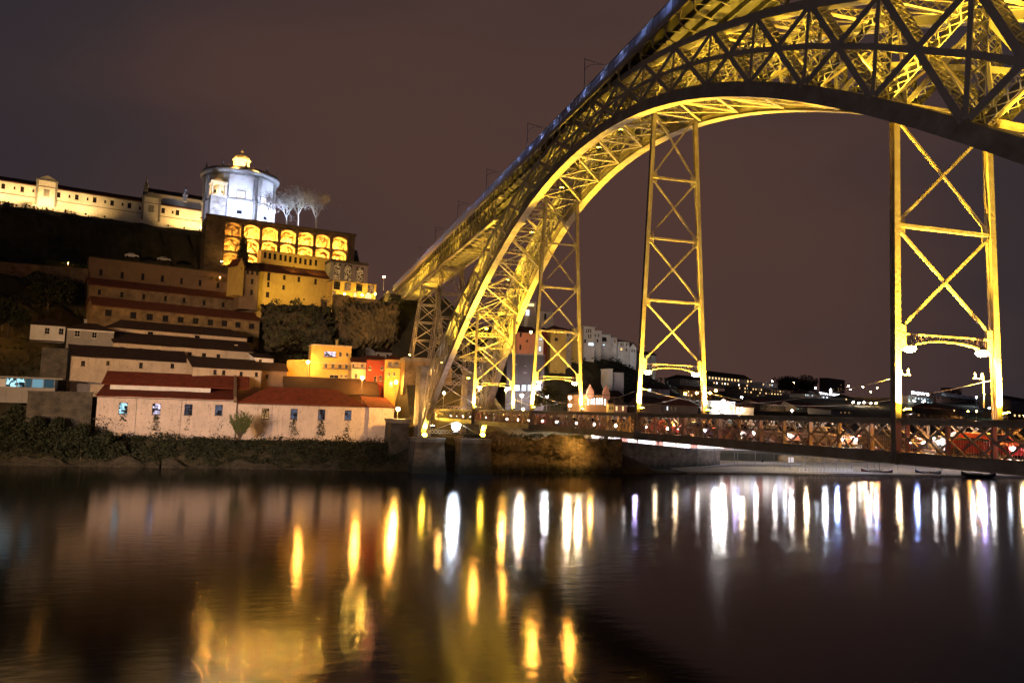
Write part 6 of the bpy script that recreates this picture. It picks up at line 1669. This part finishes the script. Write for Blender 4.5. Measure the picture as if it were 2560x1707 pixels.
# overhead wires and side brackets with insulators on the nearest hanger
for sg, lb in ((1, 'near'), (-1, 'far')):
    X = -51.6; y = sg * 3.55
    e = thing('cable_bracket', (X + .3, y, 16.0), 'small iron bracket with insulators on the nearest hanger, %s leg' % lb, 'bracket')
    q = MB(); q.tube([(X + .36, y - sg * .35, 15.3), (X + .36, y - sg * .35, 17.3)], [.04, .04], 6); q.beam((X + .36, y - sg * .35, 17.1), (X + .36, y - sg * 1.15, 17.1), .07, .07)
    q.build('arm', M_iron, e)
    for k in (.45, 1.0): MB().lathe((X + .36, y - sg * k, 17.14), [(.05, 0), (.09, .08), (.05, .16), (.08, .2), (.02, .34)], 8).build('insulator', M_white, e)
for sg, lb in ((1, 'near'), (-1, 'far')):
    for i in range(len(HX) - 1):
        a, b = V((HX[i], sg * 3.4, 17.0)), V((HX[i + 1], sg * 3.4, 17.0)); pts = []
        for k in range(13):
            u = k / 12; p = a.lerp(b, u); p.z -= 1.6 * 4 * u * (1 - u); pts.append(p)
        w = MB().tube(pts, [.022] * 13, 4).build('overhead_wire', M_grey)
        tag(w, 'sagging wire on the %s side between the %s hangers' % (lb, ['nearest and second', 'second and third', 'third and farthest'][i]), 'wire', 'wires between the hangers')

# people on the quay, a few pixels tall
def person(label, p, coat, sit=False):
    me = bpy.data.meshes.new('person')
    h = .62 if sit else 1.0
    if not sit: vs = [(0, 0, .92), (0, 0, 1.2), (0, 0, 1.42), (0, 0, 1.52), (0, 0, 1.66), (.0, .2, 1.40), (.05, .25, 1.12), (.14, .24, .88), (0, -.2, 1.40), (-.03, -.26, 1.12), (.05, -.27, .86), (.05, .1, .5), (.0, .1, .06), (.14, .11, .03), (-.06, -.1, .5), (-.1, -.1, .06), (.04, -.11, .03)]
    else: vs = [(0, 0, .45), (0, 0, .75), (.02, 0, .97), (.03, 0, 1.07), (.04, 0, 1.21), (.02, .2, .95), (.12, .24, .70), (.30, .15, .55), (.02, -.2, .95), (.12, -.24, .70), (.30, -.15, .55), (.42, .11, .48), (.44, .11, .06), (.58, .12, .03), (.42, -.11, .48), (.44, -.11, .06), (.58, -.12, .03)]
    es = [(0, 1), (1, 2), (2, 3), (3, 4), (2, 5), (5, 6), (6, 7), (2, 8), (8, 9), (9, 10), (0, 11), (11, 12), (12, 13), (0, 14), (14, 15), (15, 16)]
    me.from_pydata(vs, es, []); me.materials.append(coat)
    o = bpy.data.objects.new('person', me); col.objects.link(o); o.location = p
    m_ = o.modifiers.new('skin', 'SKIN'); o.modifiers.new('sub', 'SUBSURF').levels = 1
    rad = [.15, .14, .13, .06, .10, .07, .05, .04, .07, .05, .04, .085, .06, .05, .085, .06, .05]
    for sv, r in zip(me.skin_vertices[0].data, rad): sv.radius = (r, r)
    me.skin_vertices[0].data[0].use_root = True
    tag(o, label, 'person')
M_coat = mat('dark_coat', (.03, .03, .04), .8); M_coat2 = mat('brown_coat', (.08, .05, .03), .8)
person('person in a dark coat standing on the quay before the lit pavilion', V((112.0, atX(1593, 1108, 112).y, 6.3)), M_coat)
person('person in a brown coat walking along the lit quay', V((112.5, atX(1645, 1113, 112.5).y, 6.0)), M_coat2)
person('person in dark clothes sitting on the slipway edge', atz(1908, 1157, 1.75), M_coat, True)

# ================================================================== vegetation
def leaves(mb, c, rx, ry, rz, n, size, r):
    for _ in range(n):
        while True:
            u, v, w = r.uniform(-1, 1), r.uniform(-1, 1), r.uniform(-1, 1)
            d = u * u + v * v + w * w
            if d <= 1 and (d > .25 or r.random() < .4): break
        p = V((c[0] + u * rx, c[1] + v * ry, c[2] + w * rz))
        a = V((r.gauss(0, 1), r.gauss(0, 1), r.gauss(0, 1))).normalized(); b = a.cross(V((r.gauss(0, 1), r.gauss(0, 1), r.gauss(0, 1)))).normalized()
        s = size * r.uniform(.6, 1.3); a *= s; b *= s * .55
        mb.quad(p - a, p - b * .9, p + a, p + b * .9)
def branch(mb, p, d, L, rad, lev, r, up=.15, n=6, spread=.55, tips=None):
    q = p + d * L
    mb.tube([p, p.lerp(q, .5) + V((r.uniform(-1, 1), r.uniform(-1, 1), 0)) * L * .04, q], [rad, rad * .85, rad * .68], 5 if lev > 2 else 3, cap=False)
    if lev == 0:
        if tips is not None: tips.append(q)
        return
    k = r.choice((2, 3, 3)) if lev > 1 else n
    for i in range(k):
        a = V((r.gauss(0, 1), r.gauss(0, 1), r.gauss(0, .7)))
        nd = (d + a * spread * .8 + V((0, 0, up))).normalized()
        st = p.lerp(q, r.uniform(.55, 1.0)) if i else q
        branch(mb, st, nd, L * r.uniform(.62, .85), rad * .62, lev - 1, r, up, n, spread, tips)
def bare_tree(label, px, py, X, H, seed, material):
    r = random.Random(seed); p = atX(px, py, X)
    e = thing('bare_tree', p, label, 'tree', 'bare trees beside the round church')
    t = MB(); t.tube([p - V((0, 0, .6)), p + V((.1, 0, H * .14)), p + V((0, .1, H * .26))], [H * .022, H * .018, H * .015], 7); t.build('trunk', material, e)
    c = MB()
    for i in range(6):
        d = V((math.cos(i * 1.05) * .5, math.sin(i * 1.05) * .5, 1)).normalized()
        branch(c, p + V((0, .1, H * (.2 + .01 * i))), d, H * .20, H * .009, 6, r, .06, 6, .60)
    c.build('crown', material, e)
_pt = Plane(540, 543, 190, 12); _s = _pt.hit(774, 576)
flood('cold floodlight at the foot of the leafless trees', _pt.pt(_s[0], ztop_terr + .35, -1.6), _pt.pt(_s[0] - 2, ztop_terr + 12, -7), 30000, (.75, .85, 1), 110, .3, 15)
bare_tree('tall leafless tree left of the pair beside the round church', 744, 568, 199, 18.5, 2, M_bark_p)
bare_tree('broad leafless tree right of the pair beside the round church', 790, 574, 198, 17.5, 5, M_bark_p)
bare_tree('smaller leafless tree between the pair and the church', 716, 566, 203, 14, 14, M_bark_p)
bare_tree('leafless tree standing against the right side of the round church', 676, 560, 200, 14, 9, M_bark)

def leafy(name, label, base, H, blobs, n, size, seed, leaf, group=None, trunk=True):
    r = random.Random(seed); base = V(base)
    e = thing(name, base, label, 'tree' if trunk else 'shrub', group)
    t = MB(); t.tube([base - V((0, 0, .5)), base + V((.1, .1, H * .3)), base + V((0, 0, H * .7))], [H * .03, H * .022, H * .008], 7)
    for i in range(5):
        a = i * 1.3; t.tube([base + V((0, 0, H * (.25 + .08 * i))), base + V((math.cos(a) * H * .18, math.sin(a) * H * .18, H * (.45 + .08 * i)))], [H * .012, H * .004], 5)
    t.build('trunk', M_bark, e)
    c = MB()
    for (dx, dy, dz, rx, rz) in blobs: leaves(c, base + V((dx, dy, dz)) * H, rx * H, rx * H, rz * H, n, size, r)
    c.build('crown', leaf, e)
p = atX(604, 690, 178)
leafy('cypress', 'dark conifer standing in front of the lit terrace niches', p, 13, [(0, 0, .25, .17, .25), (0, 0, .5, .14, .25), (0.02, 0, .75, .10, .25)], 900, .35, 3, M_leaf)
p = atX(20, 840, 136)
leafy('dark_tree', 'dark round tree before a yellow-lit wall at the left edge', p, 9, [(0, .3, .6, .35, .3), (0, -.2, .55, .35, .3), (0, .1, .8, .3, .22)], 900, .4, 4, M_leaf)
p = atX(1375, 1035, 122)
leafy('street_tree', 'leafy tree lit from below on the far quay road', p, 8.5, [(0, .25, .55, .3, .28), (0, -.25, .5, .32, .28), (0, 0, .8, .32, .22), (0, .5, .4, .2, .2)], 650, .30, 6, M_leaf2)
p = atX(120, 770, 160)
leafy('dark_tree', 'dark bushy tree against the brown retaining wall', p, 11, [(0, .1, .5, .4, .4), (0, -.3, .45, .35, .35), (0, .3, .7, .25, .25)], 900, .45, 7, M_leaf)
for i, (px, py, X, H) in enumerate(((40, 1060, 104, 8.5), (95, 1075, 102, 7.5), (205, 1110, 99.5, 8.0), (268, 1110, 99.0, 6.5), (150, 1040, 102.0, 7.0))):
    p = atX(px, py, X); p.z = min(p.z, terr(p.x, p.y))
    leafy('dark_bush', 'dark leafy bush on the bank, %s' % ['leftmost under the veranda', 'second from the left', 'left of the warehouse corner', 'in front of the warehouse corner', 'below the garden wall'][i], p, H, [(0, .1, .45, .38, .36), (0, -.3, .35, .34, .3), (0, .35, .3, .3, .28), (-.1, 0, .75, .2, .22)], 620, .32, 40 + i, M_leaf, 'dark bushes on the bank')
# fan-shaped shrub before the warehouse
r_ = random.Random(17); p = atX(599, 1100, 99.5)
e = thing('fan_shrub', p, 'fan-shaped green shrub growing before the riverside warehouse', 'shrub')
st_ = MB(); lf = MB()
for i in range(60):
    a = r_.uniform(-1, 1); b = r_.uniform(-.5, .5); H = r_.uniform(4.2, 6.4)
    q = p + V((b * 1.4, a * 2.9 * H / 6, H * (1 - .18 * a * a))); st_.tube([p, p.lerp(q, .5) + V((0, 0, .5)), q], [.06, .04, .015], 4)
    for k in range(26):
        w = p.lerp(q, r_.uniform(.3, 1.0)) + V((r_.gauss(0, .15), r_.gauss(0, .15), r_.gauss(0, .15) + .3)); d = V((r_.gauss(0, .4), a + r_.gauss(0, .5), 1)).normalized(); s = d.cross(V((1, 0, 0))).normalized() * .07
        lf.quad(w, w + s + d * .2, w + d * .5, w - s + d * .2)
st_.build('stems', M_bark, e); lf.build('foliage', M_leaf3, e)
# clumps below each warehouse window and along the bank: ground cover
r_ = random.Random(23); g = MB()
for i in range(950):
    y = r_.uniform(10, 118); xb = lerp_tab(XB, y); d = r_.uniform(-.2, 6.5)
    s = r_.uniform(.5, 1.5); z = terr(xb + d, y)
    s *= .55 + .8 * abs(math.sin(y * .23) + .5 * math.sin(y * .71))
    if y > 76: s *= 1.5; z += r_.uniform(0, 2.5)
    leaves(g, (xb + d, y, z + s * .4), s * 1.1, s * 1.4, s * .9, 46, .24, r_)
tag(g.build('bank_undergrowth', M_leaf), 'dense dark undergrowth along the left river bank', 'undergrowth', kind='stuff')
g = MB()
for i in range(620):
    y = r_.uniform(14, 150); d = r_.uniform(20, 98); x = lerp_tab(XB, y) + d
    s = r_.uniform(.7, 1.9)
    leaves(g, (x, y, terr(x, y) + s * .2), s * 1.3, s * 1.5, s * .8, 26, .42, r_)
tag(g.build('hillside_scrub', M_leaf2), 'dark scrub covering the slope between the warehouses and the convent', 'scrub', kind='stuff')
g = MB()
for i in range(420):
    y = r_.uniform(-135, -18); d = r_.uniform(62, 112); x = lerp_tab(XB, y) + d
    s = r_.uniform(.8, 2.2)
    leaves(g, (x, y, terr(x, y) + s * .2), s * 1.3, s * 1.5, s * .9, 22, .45, r_)
tag(g.build('hillside_scrub', M_leaf), 'dark scrub on the slope seen through the arch', 'scrub', kind='stuff')
g = MB()
for i in range(150):
    q = atX(r_.uniform(668, 1005), r_.uniform(748, 880), r_.uniform(140, 147)); s = r_.uniform(.5, 1.3)
    leaves(g, q, s * .8, s * 1.5, s, 34, .36, r_)
tag(g.build('cliff_ivy', M_leaf2), 'ivy and bushes hanging over the crags below the yellow buildings', 'ivy', kind='stuff')
g = MB()
for i in range(90):
    y = r_.uniform(-42, -4); s = r_.uniform(.35, 1.0); z = r_.choice((8.8, 8.4, r_.uniform(3, 8)))
    leaves(g, (90.3 - (8.8 - z) * .25, y, z), s * .8, s * 1.3, s * .8, 34, .2, r_)
tag(g.build('rock_ivy', M_leaf2), 'ivy and shrubs growing over the rock bank right of the bridge foot', 'ivy', kind='stuff')
g = MB()
for i in range(46):
    q = atX(r_.uniform(1945, 2030), r_.uniform(948, 975), 610 + r_.uniform(0, 40)); s = r_.uniform(4, 7)
    leaves(g, q, s * 1.4, s * 1.6, s, 110, 1.3, r_)
tag(g.build('far_grove', M_leaf), 'far-off dark grove on the right skyline', 'grove', kind='stuff')
for i, (px, py, X, n_) in enumerate(((170, 662, 172, 12), (480, 690, 181, 26))):
    g = MB()
    for k in range(n_):
        q = atX(px + (k - n_ / 2) * (14 if i else 8), py + (k - n_ / 2) * 1.9 * (1 if i else .6), X + k * (.25)); leaves(g, q, 1.6, 1.6, 1.0, 60, .3, r_)
    tag(g.build('lit_grass_bank', M_leaf3), ['sunken patch of lit grass above the left retaining wall', 'lit grass bank along the lane above the warehouses'][i], 'grass', kind='stuff')
    for k in range(2 if i else 1):
        q = atX((px + (-60, 70)[k]) if i else px, py - (14, 2)[k] if i else py - 5, X - 1)
        lamp_px(['low lamp in the grass above the left retaining wall', 'low lamp in the grass bank, left one', 'low lamp in the grass bank, right one'][i + k], (px + (-60, 70)[k]) if i else px, (py - 6 + (-60, 70)[k] * .13) if i else py - 4, X + 1.5, 1.2, 260, AMBER, .12)
lamp_px('amber lamp glowing behind the round tree at the left edge', 8, 778, 141, 5, 3500, AMBER, .3)
# two cars parked on the lane under the convent
def lane_car(px, py, X, ci, label):
    q = atX(px, py, X); e = thing('parked_car', q, label, 'car', 'cars parked on the convent lane')
    for nm, me, off in [('car_body', bms[ci], (0, 0, 0)), ('car_windows', gm_, (0, 0, 0))] + [('wheel', wm_, (a, b, .31)) for a in (-1.3, 1.3) for b in (-.76, .76)]:
        o = bpy.data.objects.new(nm, me); col.objects.link(o); o.parent = e; o.location = (-off[1], off[0], off[2]); o.rotation_euler = (0, 0, math.pi / 2)
lane_car(330, 645, 184, 1, 'white car parked on the dark lane under the convent')
lane_car(410, 654, 185, 0, 'silver car parked right of the white one on the lane')
